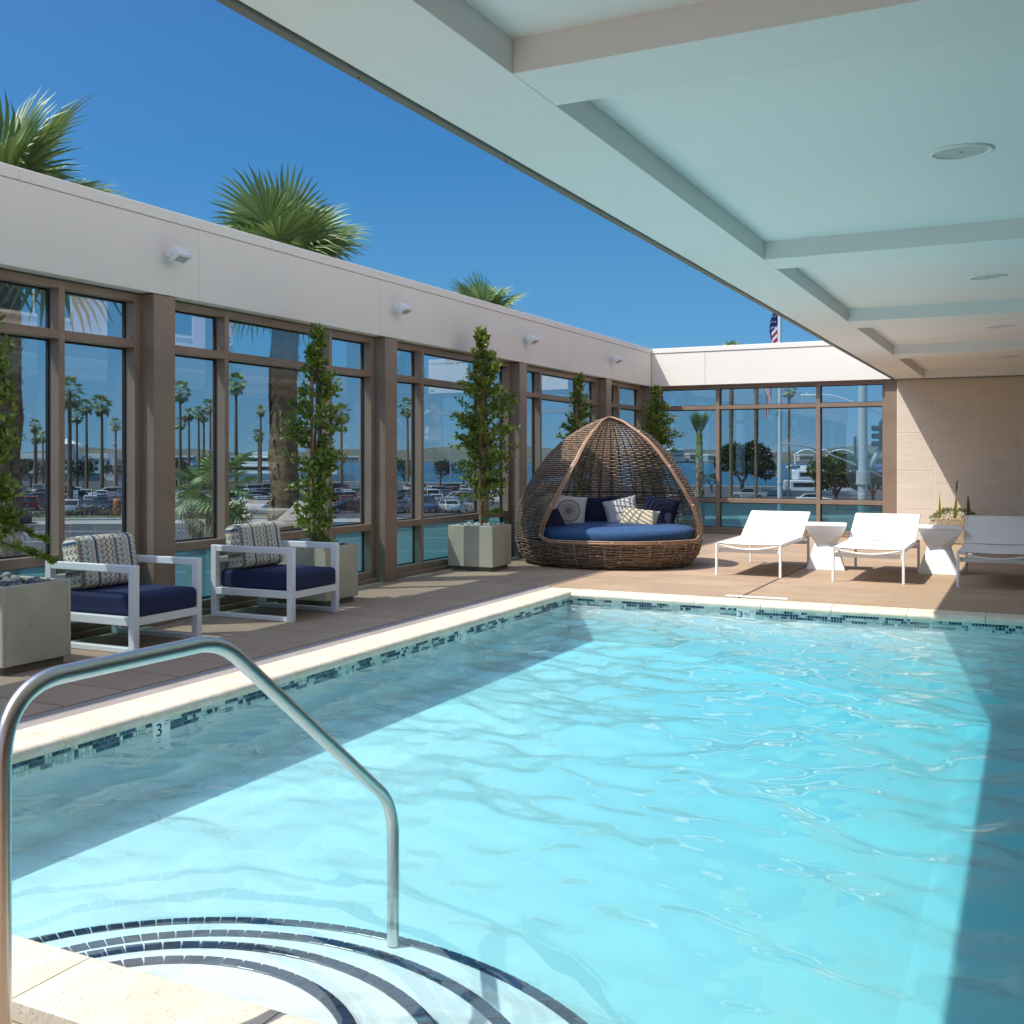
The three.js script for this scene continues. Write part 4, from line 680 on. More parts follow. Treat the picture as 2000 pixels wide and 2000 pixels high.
// ---------------------------------------------------------------- street, parking lot, bay
const SHORE = -262;
{
  const plane = (name, mat, x0, x1, z0, z1, y, label, kind = 'structure') => { const g = new THREE.PlaneGeometry(x1 - x0, z1 - z0); g.rotateX(-PI / 2); g.translate((x0 + x1) / 2, 0, (z0 + z1) / 2); const U = g.attributes.uv, P = g.attributes.position; for (let i = 0; i < P.count; i++) U.setXY(i, P.getX(i), P.getZ(i)); const m = part(numbered(name), g, mat, scene, [0, y, 0]); m.userData = { kind, label }; return m; };
  plane('ground', M.asphalt, -900, 400, SHORE, 500, STREET, 'dark asphalt of the street and parking lot below the terrace');
  const n = 90, W = 6000, sea = new THREE.PlaneGeometry(W * 2, 4200, 1, 1); sea.rotateX(-PI / 2);
  const bump = texOf(512, 26, (() => { const a = tileNoise(512, 10, 5, 201, 2, 1); return (i) => [a[i], a[i], a[i]]; })());
  { const U = sea.attributes.uv, P = sea.attributes.position; for (let i = 0; i < P.count; i++) U.setXY(i, P.getX(i), P.getZ(i)); }
  const m = part('bay_water', sea, std('bay_water', [0.012, 0.075, 0.12], 0.22, { bumpMap: bump, bumpScale: 0.5 }), scene, [-1500, STREET - 0.9, SHORE - 2090]); m.userData = { kind: 'structure', label: 'blue bay water beyond the shore' };
  const wall = part('sea_wall', cbox(1300, 3, 2, 0.05), M.paving, scene, [-250, STREET - 1.45, SHORE]); wall.userData = { kind: 'structure', label: 'concrete sea wall along the shore' };
}
// frame of the boulevard: N points away from the terrace, S along it
const NV = V(-0.62, 0, -0.785).normalize(), SV = V(0.785, 0, -0.62).normalize(), turnStreet = Math.atan2(-SV.z, SV.x);
const street = (n, s, y = STREET) => V(NV.x * n + SV.x * s, y, NV.z * n + SV.z * s);
{
  const stripG = (name, mat, n0, n1, s0, s1, h, label, kind = 'structure') => { const c = street((n0 + n1) / 2, (s0 + s1) / 2); const m = part(numbered(name), cbox(s1 - s0, h, n1 - n0, 0.01), mat, scene, [c.x, STREET + h / 2 - 0.02, c.z]); m.rotation.y = turnStreet; m.userData = { kind, label }; return m; };
  stripG('sidewalk', M.paving, 107, 113, -120, 120, 0.15, 'pale concrete sidewalk along the far side of the boulevard');
  stripG('sidewalk', M.paving, 30, 50, -120, 120, 0.12, 'pale sidewalk below the terrace');
  stripG('kerb', std('white_kerb', [0.55, 0.53, 0.5], 0.9), 115.5, 116.1, -120, 12, 0.2, 'pale kerb round the planting bed at the parking lot');
  stripG('planting_bed', M.grass, 116.1, 120.5, -120, 10, 0.16, 'planted strip between boulevard and parking lot');
  stripG('grass_verge', M.grass, 205, 214, -190, -10, 0.5, 'dry grass verge before the terminal');
  for (const n of [62, 74, 86.5, 98]) stripG('lane_line', M.linePaint, n, n + 0.18, -110, 110, 0.024, 'painted lane line on the boulevard');
}
// ---------------------------------------------------------------- trees and palms
function treeCrown(n, rx, ry, lumps, colors, leafS) {
  const list = []; const C = []; for (let k = 0; k < lumps; k++) { const a = rr(0, 2 * PI), e = rr(-0.5, 1.1), r = rr(0.4, 0.86); C.push([V(cos(a) * rx * r * cos(e), sin(e) * ry * r, sin(a) * rx * r * cos(e)), rr(0.2, 0.44)]); }
  for (let i = 0; i < n; i++) { const [c, s] = pick(C), d = V(rr(-1, 1), rr(-1, 1), rr(-1, 1)).normalize(), rad = s * (0.55 + 0.45 * rnd()); list.push([c.clone().add(V(d.x * rx * rad, d.y * ry * rad, d.z * rx * rad)), d.clone().add(V(rr(-0.7, 0.7), rr(-0.4, 0.7), rr(-0.7, 0.7))).normalize(), leafS * rr(0.7, 1.3), leafS * rr(0.5, 0.9), pick(colors), rr(0, 6)]); }
  return leafMass(list);
}
const darkGreen = [[0.035, 0.06, 0.014], [0.05, 0.08, 0.018], [0.065, 0.09, 0.02], [0.028, 0.05, 0.014]], freshGreen = [[0.09, 0.15, 0.02], [0.12, 0.19, 0.03], [0.06, 0.11, 0.02], [0.15, 0.20, 0.035]];
function roundTree(label, p, rx, ry, trunk, n, colors, group) {
  const t = thing('street_tree', label, 'tree', p.toArray(), rr(0, 6), group);
  const l = [bar(V(0, 0, 0), V(0.1, trunk, 0), rx * 0.085, rx * 0.06)]; for (let k = 0; k < 4; k++) { const a = k * 1.6; l.push(bar(V(0.1, trunk * 0.9, 0), V(cos(a) * rx * 0.5, trunk + ry * 0.8, sin(a) * rx * 0.5), rx * 0.05, rx * 0.02)); }
  part('trunk', l, M.bark, t); part('crown', treeCrown(n, rx, ry, 16, colors, rx * 0.10), M.leaf, t, [0, trunk + ry * 0.75, 0]); return t;
}
// fan leaf: folded blades spread from one point, along +z, lying flat
function fanLeaf(r, n, spread, droop, cols, out, mat4) {
  const P = out.P, C = out.C, v = V(0, 0, 0), push = (x, y, z, c) => { v.set(x, y, z).applyMatrix4(mat4); P.push(v.x, v.y, v.z); C.push(...c); };
  for (let i = 0; i < n; i++) {
    const a = lerp(-spread, spread, (i + 0.5) / n), da = spread / n * 0.98, L = r * (0.82 + 0.18 * cos(a)) * rr(0.9, 1.05), c = pick(cols), m = 0.56, y = (k) => -droop * (k * k) * r, cup = 0.10 * r * Math.abs(sin(a));
    const at = (q, k, h) => [sin(q) * L * k, y(k) + h + cup * k, cos(q) * L * k];
    const b0 = at(a, 0, 0), l = at(a - da, m, 0.012 * r), mid = at(a, m, -0.014 * r), rt = at(a + da, m, 0.012 * r), tip = at(a + rr(-0.02, 0.02), 1, -droop * 0.4 * r * rnd());
    const l2 = at(a - da * 0.42, 0.8, 0.0), r2 = at(a + da * 0.42, 0.8, 0.0);
    for (const tri of [[b0, mid, l], [b0, rt, mid], [l, mid, l2], [mid, r2, l2], [mid, rt, r2], [l2, r2, tip]]) for (const q of tri) push(...q, c);
  }
}
function palmCrown(R, nLeaf, nBlade, live, dead, tier = [1.35, -0.75], stalk = [0.30, 0.46], blade = [0.54, 0.66]) {
  const out = { P: [], C: [] }, stems = [];
  for (let i = 0; i < nLeaf; i++) {
    const f = i / (nLeaf - 1), el = lerp(tier[0], tier[1], f ** 0.9) + rr(-0.1, 0.1), az = i * 2.39996 + rr(-0.2, 0.2), pet = R * lerp(stalk[0], stalk[1], rnd()), r = R * rr(...blade), d = V(cos(az) * cos(el), sin(el), sin(az) * cos(el));
    const base = V(0, -0.02 * R * i / nLeaf, 0), hub = base.clone().addScaledVector(d, pet); hub.y -= 0.05 * R * f; stems.push(bar(base, hub, R * 0.011, R * 0.007, 4));
    const z = d.clone(); z.y -= 0.25; z.normalize(); const x = V(-sin(az), 0, cos(az)).applyAxisAngle(z, rr(-0.5, 0.5)), y = z.clone().cross(x); const m4 = new THREE.Matrix4().makeBasis(x, y, z).setPosition(hub);
    if (y.y < 0) m4.makeBasis(x.negate(), y.negate(), z).setPosition(hub);
    fanLeaf(r, nBlade, 1.95, rr(0.12, 0.3), f > 0.86 ? dead : live, out, m4);
  }
  return [rawGeo(out.P, null, null, out.C), merge(stems)];
}
const palmLive = [[0.16, 0.25, 0.075], [0.21, 0.31, 0.095], [0.12, 0.20, 0.06], [0.30, 0.38, 0.13]], palmDead = [[0.16, 0.11, 0.05], [0.12, 0.10, 0.04], [0.20, 0.15, 0.07]];
const crowns = [palmCrown(2.1, 26, 32, palmLive, palmLive, [1.4, -0.55], [0.26, 0.44], [0.56, 0.74]), palmCrown(2.1, 30, 14, palmLive, palmDead, [1.35, -1.35], [0.42, 0.72], [0.36, 0.52]), palmCrown(2.1, 26, 16, palmLive, palmDead, [1.4, -1.15], [0.38, 0.66], [0.40, 0.56])];
const petioleMat = std('palm_petiole', [0.20, 0.20, 0.06], 0.6);
function palmTrunk(h, r0, r1, shag) {
  const g = new THREE.CylinderGeometry(r1, r0, h, 14, Math.max(6, Math.round(h * 1.5))), P = g.attributes.position, U = g.attributes.uv; for (let i = 0; i < P.count; i++) { const y = P.getY(i), k = 1 + shag * (0.10 * sin(y * 9 + 3 * Math.atan2(P.getZ(i), P.getX(i))) + rr(-0.16, 0.2)); P.setX(i, P.getX(i) * k); P.setZ(i, P.getZ(i) * k); U.setXY(i, U.getX(i) * 2 * PI * r0, y); } g.translate(0, h / 2, 0); g.computeVertexNormals();
  const out = [g]; if (shag) { const Q = [], UU = []; for (let i = 0; i < h * 26 * shag; i++) { const y = rr(h * 0.12, h), a = rr(0, 2 * PI), rr0 = lerp(r0, r1, y / h) * 0.95, w = 0.055, L = rr(0.12, 0.3), ou = rr(0.05, 0.16); const p = (da, dr, dy) => Q.push(cos(a + da) * (rr0 + dr), y + dy, sin(a + da) * (rr0 + dr)); p(-w / r0, 0, 0); p(w / r0, 0, 0); p(0, ou, L * (rnd() < 0.5 ? 1 : -1)); UU.push(0, 0, 0.1, 0, 0.05, L); } out.push(rawGeo(Q, null, UU)); } return merge(out);
}
function palm(label, base, h, R, kind, group, r0 = 0.28, r1 = 0.2, shag = 0) {
  const t = thing('fan_palm', label, 'palm', base.toArray(), rr(0, 6), group); part('trunk', palmTrunk(h, r0, r1, shag), M.palmBark, t);
  const k = R / 2.1, cr = part('crown', crowns[kind][0], M.frond, t, [0, h, 0]); cr.scale.setScalar(k); part('petioles', crowns[kind][1], petioleMat, cr); return t;
}
// tall ones close to the wall, their crowns above the parapet (distance from the trunk's girth)
const stand = (u, v, d) => { const c = atD(u, v, d); return [V(c.x, STREET, c.z), c.y - STREET]; };
{ const [b, h] = stand(8, 432, 19.5); palm('green fan palm whose broad crown shows over the parapet near the first floodlight', b, h, 2.45, 0, null, 0.33, 0.26, 0.8); }
{ const [b, h] = stand(556, 520, 24.5); palm('thick trunked fan palm standing close outside the glass behind the slim ficus', b, h, 2.12, 0, null, 0.34, 0.25, 1); }
{ const [b, h] = stand(942, 630, 52); palm('fan palm showing a small crown over the parapet, above the tree beside the daybed', b, h, 2.35, 0, null, 0.3, 0.22, 0.5); }
{ const [b, h] = stand(433, 955, 34); palm('low bushy fan palm outside the glass, left of the thick palm trunk', b, h, 1.45, 2, null, 0.3, 0.25, 0.5); }
{ const [b, h] = stand(385, 965, 36); palm('smaller bushy fan palm touching the low one, close to the bronze column', b, h, 1.1, 2, null, 0.3, 0.25, 0.5); }
// slender rows beyond the parking lot: [u, v of the crown, crown px, v of the foot]
for (const [u, v, px, foot] of [[136, 764, 27, 1004], [169, 793, 13, 962], [199, 790, 21, 968], [226, 828, 12, 958], [68, 830, 11, 955], [71, 853, 10, 952], [84, 853, 10, 950], [150, 812, 11, 955], [352, 764, 19, 962], [352, 826, 10, 948], [369, 808, 12, 952], [388, 805, 12, 950], [398, 812, 11, 950], [411, 793, 15, 952], [461, 747, 22, 972], [509, 801, 12, 950], [505, 849, 11, 948], [667, 805, 17, 958], [796, 795, 17, 960]]) {
  const f = onY(u, foot, STREET), d = -f.dot(V(sin(YAW), 0, cos(YAW))), c = atD(u, v, d); palm('tall slender fan palm rising beyond the parking lot', V(c.x, STREET, c.z), c.y - STREET, px * 1.3 * rr(0.9, 1.15) / FOC * d, 1 + (u % 2), 'slender palms beyond the parking lot', clamp(0.024 * (c.y - STREET), 0.2, 0.36), 0.17, 0.35);
}
for (const [u, v, px, foot, r, lab] of [[1428, 690, 26, 978, 0.36, 'tall shaggy fan palm whose tip shows over the far parapet'], [1477, 724, 24, 980, 0.33, 'tall shaggy fan palm between the round tree and the flag'], [1541, 762, 15, 972, 0.2, 'fan palm hidden behind the flagpole, its crown at the transom']]) {
  const f = onY(u, foot, STREET), d = -f.dot(V(sin(YAW), 0, cos(YAW))), c = atD(u, v, d); palm(lab, V(c.x, STREET, c.z), c.y - STREET, px * 1.1 / FOC * d, 1, null, r * 0.5, r, 1);
}
{ // newly planted palm with tied up fronds
  const d = 62, c = atD(1366, 890, d), k = d / FOC, h = c.y - STREET, t = thing('tied_palm', 'newly planted palm with tied upright green fronds and a rough tan trunk', 'palm', [c.x, STREET, c.z]);
  part('trunk', palmTrunk(h, 9.5 * k, 6.5 * k, 1.6), mottled('tan_palm_boots', [0.20, 0.13, 0.07], [0.48, 0.36, 0.22], 0.95, { size: 256, metres: 0.8, cells: 6, s: 161, ax: 1, ay: 3, bump: 0.03, gain: 2.4 }), t);
  const st = []; for (let i = 0; i < 16; i++) { const a = i / 16 * 2 * PI, r = 6.2 * k; st.push(bar(V(cos(a) * r, h - 0.2, sin(a) * r), V(cos(a) * r * 0.75, h + 44 * k, sin(a) * r * 0.75), 1.6 * k, 1.1 * k, 5)); } part('tied_stems', st, std('green_palm_stem', [0.17, 0.20, 0.035], 0.5), t);
  const out = { P: [], C: [] }; for (let i = 0; i < 9; i++) { const el = rr(1.0, 1.45), az = i * 2.4, hub = V(cos(az) * 3 * k, h + rr(38, 62) * k, sin(az) * 3 * k), z = V(cos(az) * cos(el), sin(el), sin(az) * cos(el)), x = V(-sin(az), 0, cos(az)), y = z.clone().cross(x); fanLeaf(46 * k * rr(0.7, 1), 12, 0.5, 0.02, palmLive, out, new THREE.Matrix4().makeBasis(x, y, z).setPosition(hub)); }
  for (const [az, el] of [[2.6, 0.5], [3.1, -0.2]]) { const hub = V(0, h + 52 * k, 0), z = V(cos(az) * cos(el), sin(el), sin(az) * cos(el)), x = V(-sin(az), 0, cos(az)), y = z.clone().cross(x); fanLeaf(26 * k, 9, 0.6, 0.3, palmLive, out, new THREE.Matrix4().makeBasis(x, y, z).setPosition(hub)); }
  part('fronds', rawGeo(out.P, null, null, out.C), M.frond, t);
}
const treeAt = (u, vFoot, y = STREET) => onY(u, vFoot, y);
roundTree('broad dark round tree beyond the far window wall, crossed by a palm trunk', treeAt(1450, 968), 4.7, 3.6, 2.2, 9000, darkGreen);
roundTree('small dark shrubby tree left of the broad round tree', treeAt(1390, 962), 2.2, 1.3, 1.2, 900, darkGreen);
{ const p = onY(1632, 996, STREET); roundTree('fresh green leafy tree left of the traffic signal pole', p, 3.3, 3.2, 1.9, 8000, freshGreen); const q = onY(1705, 994, STREET); roundTree('fresh green leafy tree behind the traffic signal pole', q, 2.6, 3.0, 1.8, 5000, freshGreen); }
for (const [u, v, r] of [[165, 955, 2.6], [60, 952, 2.6], [228, 953, 2.4], [90, 950, 2.2], [345, 955, 2.6], [360, 953, 2.2], [620, 950, 2.4], [790, 955, 2.6], [860, 955, 2.6], [905, 952, 2.4], [30, 950, 2.5]]) roundTree('small rounded tree in the parking lot', treeAt(u, v), r * 1.15, r * 0.95, 2.0, 2200, darkGreen, 'parking lot trees');
{ // hedge in the planting bed
  const list = []; for (let i = 0; i < 5200; i++) { const s = rr(-60, 4), n = rr(116.8, 119.6), c = street(n, s, STREET), h = 0.9 + 0.25 * sin(s * 1.7) + 0.2 * sin(s * 0.6 + 1); list.push([V(c.x, STREET + 0.1 + h * Math.sqrt(rnd()), c.z), V(rr(-1, 1), rr(-0.2, 1), rr(-1, 1)).normalize(), rr(0.16, 0.3), rr(0.12, 0.2), pick([[0.10, 0.10, 0.025], [0.07, 0.085, 0.02], [0.15, 0.14, 0.04]]), rr(0, 6)]); }
  const m = part('hedge', leafMass(list), M.leaf, scene); m.userData = { kind: 'stuff', label: 'low olive hedge along the edge of the parking lot' };
}
// ---------------------------------------------------------------- cars
const carGlass = phys('car_glass', [0.02, 0.028, 0.03], 0.05, { ior: 1.5 }), tyre = std('tyre', [0.018, 0.018, 0.018], 0.8), rim = std('alloy_rim', [0.45, 0.46, 0.47], 0.3, { metalness: 0.8 });
const wheelGeo = (() => { const g = new THREE.CylinderGeometry(0.33, 0.33, 0.22, 18); g.rotateX(PI / 2); return g; })(), rimGeo = (() => { const g = new THREE.CylinderGeometry(0.21, 0.21, 0.235, 14); g.rotateX(PI / 2); return g; })();
const exCache = {};
function ex(key, pts, width, bevel) { if (!exCache[key]) { const s = new THREE.Shape(); pts.forEach(([x, y], i) => i ? s.lineTo(x, y) : s.moveTo(x, y)); s.closePath(); const g = new THREE.ExtrudeGeometry(s, { depth: width - 2 * bevel, bevelEnabled: true, bevelSize: bevel, bevelThickness: bevel, bevelSegments: 2, bevelOffset: -bevel }); g.translate(0, 0, -(width - 2 * bevel) / 2); exCache[key] = toCreasedNormals(g, 0.7); } return exCache[key]; }
const archv = (x, r = 0.38) => { const o = []; for (let k = 0; k <= 6; k++) { const a = PI - k / 6 * PI; o.push([x + cos(a) * r, 0.30 + sin(a) * r]); } return o; };
const carKinds = {
  sedan: { body: [[-2.25, 0.32], ...archv(-1.42), ...archv(1.38), [2.25, 0.30], [2.3, 0.6], [2.15, 0.78], [1.2, 0.93], [-1.55, 0.98], [-2.2, 0.95], [-2.3, 0.7]], top: [[-1.75, 0.95], [-1.05, 1.40], [0.15, 1.43], [1.2, 0.93]], wheels: [-1.42, 1.38], w: 1.78 },
  suv: { body: [[-2.25, 0.36], ...archv(-1.4, 0.42), ...archv(1.4, 0.42), [2.25, 0.36], [2.3, 0.75], [2.2, 0.98], [1.25, 1.06], [-2.28, 1.1], [-2.3, 0.7]], top: [[-2.22, 1.07], [-1.95, 1.66], [0.3, 1.70], [1.3, 1.05]], wheels: [-1.4, 1.4], w: 1.86 },
  van: { body: [[-2.4, 0.34], ...archv(-1.5), ...archv(1.55), [2.4, 0.34], [2.45, 0.8], [2.0, 1.1], [-2.42, 1.12]], top: [[-2.4, 1.1], [-2.25, 1.85], [0.9, 1.88], [2.0, 1.08]], wheels: [-1.5, 1.55], w: 1.95 },
  pickup: { body: [[-2.6, 0.45], ...archv(-1.6, 0.42), ...archv(1.6, 0.42), [2.6, 0.42], [2.65, 0.85], [2.5, 1.05], [1.2, 1.1], [-2.6, 1.12]], top: [[-0.75, 1.1], [-0.6, 1.72], [0.6, 1.74], [1.3, 1.08]], wheels: [-1.6, 1.6], w: 1.92 },
};
const paints = { white: [0.72, 0.72, 0.71], silver: [0.42, 0.44, 0.45], black: [0.015, 0.016, 0.018], grey: [0.12, 0.13, 0.14], blue: [0.03, 0.07, 0.17], red: [0.35, 0.02, 0.02], tan: [0.36, 0.31, 0.24] }, paintMat = {};
for (const k in paints) paintMat[k] = phys('car_paint_' + k, paints[k], 0.35, { clearcoat: 1, clearcoatRoughness: 0.05, metalness: k === 'silver' || k === 'grey' ? 0.4 : 0 });
const carProto = {};
function car(kind, color, p, turn, label, group) {
  const key = kind + color; if (carProto[key]) return copyThing(carProto[key], p.toArray(), turn, label, group);
  const K = carKinds[kind], t = carProto[key] = thing('parked_car', label, 'car', p.toArray(), turn, group);
  part('body', ex(kind + 'b', K.body, K.w, 0.07), paintMat[color], t);
  const shrink = K.top.map(([x, y], i) => [x, y - (i === 1 || i === 2 ? 0.05 : 0)]), gl = part('windows', ex(kind + 'g', shrink, K.w - 0.16, 0.06), carGlass, t);
  const [, b, c] = K.top; part('roof', ex(kind + 'r', [[b[0] - 0.06, b[1] - 0.055], [b[0], b[1]], [c[0], c[1]], [c[0] + 0.08, c[1] - 0.055]], K.w - 0.26, 0.02), paintMat[color], t);
  for (const s of [-1, 1]) { for (const [x0, x1] of [[K.top[0], K.top[1]], [K.top[3], K.top[2]]]) part('pillar', bar(V(x0[0], x0[1] - 0.02, s * (K.w / 2 - 0.12)), V(x1[0], x1[1] - 0.03, s * (K.w / 2 - 0.16)), 0.04, 0.035, 5), paintMat[color], t); part('headlight', cbox(0.06, 0.12, 0.3, 0.02), rim, t, [2.24, 0.66, s * (K.w / 2 - 0.28)]); part('tail_light', cbox(0.05, 0.13, 0.22, 0.02), std('tail_light_red', [0.25, 0.01, 0.01], 0.3), t, [K.body[0][0] - 0.03, 0.8, s * (K.w / 2 - 0.2)]); }
  for (const x of K.wheels) for (const s of [-1, 1]) { const w = part('wheel', wheelGeo, tyre, t, [x, 0.33, s * (K.w / 2 - 0.14)]); part('rim', rimGeo, rim, w); }
  return t;
}
{
  const kinds = ['sedan', 'suv', 'sedan', 'suv', 'van', 'sedan'], cols = ['white', 'white', 'silver', 'black', 'grey', 'blue', 'white', 'silver', 'red', 'tan', 'black'];
  const facing = Math.atan2(-NV.z, NV.x);
  for (const [n, s0, s1] of [[128, -48, 40], [135, -50, 46], [149, -54, 50], [156, -56, 54], [171, -60, 58], [179, -60, 62], [195, -60, 66]]) for (let s = s0; s < s1; s += 2.95) {
    const c = street(n + rr(-0.4, 0.4), s + rr(-0.2, 0.2)), rel = c.clone().sub(V(0, EYE, 0)), dd = -(rel.x * sin(YAW) + rel.z * cos(YAW)), u = CX + FOC * (rel.x * cos(YAW) - rel.z * sin(YAW)) / dd;
    const inBay = (u > 30 && u < 90) || (u > 118 && u < 250) || (u > 345 && u < 430) || (u > 450 && u < 725) || (u > 780 && u < 985);
    if (!inBay || rnd() < 0.14) continue;
    const k = pick(kinds), col = pick(cols); car(k, col, c, facing + (rnd() < 0.5 ? PI : 0) + rr(-0.04, 0.04), `${col} ${k === 'suv' ? 'sport utility car' : k === 'van' ? 'passenger van' : 'sedan'} parked in the lot seen through the long window wall`, 'cars in the parking lot');
  }
  car('suv', 'red', onY(60, 996, STREET), 2.3, 'red sport utility car at the lot entrance, seen past the leaves of the first ficus', null);
  car('sedan', 'blue', onY(215, 1001, STREET), turnStreet + PI, 'dark blue sedan driving out of the lot beside the orange bollard', null);
  car('sedan', 'black', onY(38, 1024, STREET), turnStreet, 'black sedan on the boulevard outside the first window', null);
  car('pickup', 'silver', onY(1463, 976, STREET), PI + 0.1, 'silver pickup truck beyond the far window wall, below the round tree', null);
  car('suv', 'white', onY(1332, 976, STREET), 2.0, 'white sport utility car seen past the right edge of the daybed', null);
  car('van', 'white', onY(815, 962, STREET), turnStreet, 'white passenger van in the lot behind the bushy ficus', null);
  car('sedan', 'white', onY(1590, 985, STREET), 0.2, 'white sedan below the green tree by the signal pole', null);
  const bp = onY(228, 1009, STREET), bo = thing('bollard', 'orange bollard beside the parking lot exit', 'bollard', bp.toArray()); part('post', new THREE.CylinderGeometry(0.38, 0.38, 1.5, 14), std('orange_paint', [0.42, 0.10, 0.02], 0.6), bo, [0, 0.75, 0]); part('cap', new THREE.SphereGeometry(0.38, 14, 8, 0, 7, 0, PI / 2), std('orange_cap', [0.42, 0.10, 0.02], 0.6), bo, [0, 1.5, 0]);
  const sp = onY(148, 1004, STREET), sg = thing('parking_sign', 'small white parking notice on a thin post in the hedge', 'sign', sp.toArray(), YAW); part('post', bar(V(0, 0, 0), V(0, 2.2, 0), 0.05), M.galv, sg); part('panel', cbox(0.5, 0.5, 0.03, 0.01), M.white, sg, [0, 2.35, 0]); part('panel', cbox(0.5, 0.32, 0.03, 0.01), M.white, sg, [0, 1.9, 0.01]);
}
// lamp posts of the lot
for (const [u, v, foot] of [[168, 868, 955], [224, 868, 955], [880, 870, 960], [950, 872, 955], [33, 860, 958]]) { const f = onY(u, foot, STREET), d = -f.dot(V(sin(YAW), 0, cos(YAW))), h = atD(u, v, d).y - STREET, t = thing('lamp_post', 'slim lamp post standing in the parking lot', 'lamp post', f.toArray(), 0, 'parking lot lamp posts'); part('pole', bar(V(0, 0, 0), V(0, h, 0), 0.14, 0.09), M.galv, t); part('lamp_head', new THREE.SphereGeometry(0.42, 12, 8), M.galv, t, [0, h, 0]); }
// ---------------------------------------------------------------- terminal building on the pier
{
  const a = onY(-30, 938, STREET), b = onY(236, 938, STREET), d = b.clone().sub(a), L = d.length(), t = thing('terminal_building', 'long white waterfront building with flat roof and rows of small windows', 'building', a.clone().lerp(b, 0.5).toArray(), Math.atan2(-d.z, d.x));
  const wmat = std('white_stucco', [0.68, 0.67, 0.64], 0.8), dk = phys('terminal_window', [0.03, 0.06, 0.08], 0.1, { ior: 1.5 });
  part('wall', cbox(L, 6.0, 14, 0.05), wmat, t, [0, 3.0, 0]); part('roof_band', cbox(L - 4, 1.3, 14.4, 0.05), M.white, t, [0, 6.67, 0]); part('awning', cbox(L * 0.8, 0.5, 2, 0.05), std('green_awning', [0.05, 0.22, 0.17], 0.7), t, [0, 1.9, 8.0]);
  part('clock_tower', cbox(5, 4, 5, 0.05), wmat, t, [L * 0.14, 8.0, 5]); const rf = new THREE.ConeGeometry(4.6, 1.6, 4); rf.rotateY(PI / 4); part('tower_roof', rf, M.white, t, [L * 0.14, 10.8, 5]);
  for (let i = 0; i < 22; i++) for (const y of [3.4, 5.0]) part('window', cbox(0.9, 0.9, 0.1, 0.01), dk, t, [-L / 2 + 2 + i * (L - 4) / 21, y, 7.03]);
}
// ---------------------------------------------------------------- boats
const hullMat = phys('white_hull', [0.72, 0.74, 0.75], 0.3, { clearcoat: 0.6 }), SEA = STREET - 0.9;
function hull(L, W, H) { const P = [], I = [], n = 10; for (let i = 0; i <= n; i++) { const a = i / n, w = W / 2 * (a < 0.7 ? 1 : 1 - ((a - 0.7) / 0.3) ** 2), x = (a - 0.5) * L, s = H * (0.85 + 0.3 * a * a); P.push(x, 0, w * 0.6, x, s, w, x, s, -w, x, 0, -w * 0.6); } for (let i = 0; i < n; i++) for (let k = 0; k < 3; k++) { const a = i * 4 + k; I.push(a, a + 4, a + 1, a + 1, a + 4, a + 5); } I.push(0, 1, 2, 0, 2, 3); const g = new THREE.BufferGeometry(); g.setAttribute('position', new THREE.Float32BufferAttribute(P, 3)); g.setIndex(I); const u = g.toNonIndexed(); u.computeVertexNormals(); return u; }
function motorYacht(name, label, p, L, turn) {
  const t = thing(name, label, 'boat', p.toArray(), turn), W = L * 0.26; part('hull', hull(L, W, L * 0.1), hullMat, t); const win = (y, l, h, x, w) => { part('cabin', cbox(l, h, w, 0.15), hullMat, t, [x, y + h / 2, 0]); part('window_band', cbox(l * 0.9, h * 0.42, w + 0.06, 0.05), carGlass, t, [x, y + h * 0.56, 0]); };
  win(L * 0.1, L * 0.62, L * 0.1, -L * 0.05, W * 0.86); win(L * 0.205, L * 0.45, L * 0.09, -L * 0.04, W * 0.76); part('bridge', cbox(L * 0.22, L * 0.04, W * 0.6, 0.1), hullMat, t, [0, L * 0.32, 0]); part('mast', bar(V(-L * 0.05, L * 0.3, 0), V(-L * 0.07, L * 0.45, 0), 0.12, 0.06), hullMat, t); return t;
}
function sailBoat(label, p, L, turn, group) { const t = thing('sailboat', label, 'boat', p.toArray(), turn, group); part('hull', hull(L, L * 0.28, L * 0.11), hullMat, t); part('cabin', cbox(L * 0.4, L * 0.06, L * 0.16, 0.08), hullMat, t, [0, L * 0.14, 0]); part('mast', bar(V(L * 0.06, L * 0.1, 0), V(L * 0.06, L * 1.35, 0), 0.09, 0.05, 5), M.galv, t); part('boom_cover', bar(V(L * 0.05, L * 0.26, 0), V(-L * 0.38, L * 0.24, 0), 0.16, 0.1, 6), std('sail_cover', [0.02, 0.04, 0.09], 0.9), t); return t; }
{ const p = onY(1590, 978, SEA); motorYacht('ferry_boat', 'white double deck excursion boat moored beyond the far window', V(p.x, SEA, p.z), 17, PI + 0.45); }
{ const p = onY(515, 942, SEA); motorYacht('motor_yacht', 'large white motor yacht behind the slender palms', V(p.x, SEA, p.z), 26, 0.3); const q = onY(625, 940, SEA); motorYacht('motor_yacht', 'white motor yacht moored behind the slim ficus', V(q.x, SEA, q.z), 22, 0.4); }
for (const [u, v, L] of [[1512, 928, 11], [1556, 926, 12], [1566, 922, 11], [1580, 918, 13], [1594, 916, 12], [1549, 913, 12], [370, 911, 14], [1606, 912, 12]]) { const p = onY(u, v, SEA); sailBoat('white sailboat moored in the bay', V(p.x, SEA, p.z), L, rr(0, 6), 'sailboats moored in the bay'); }
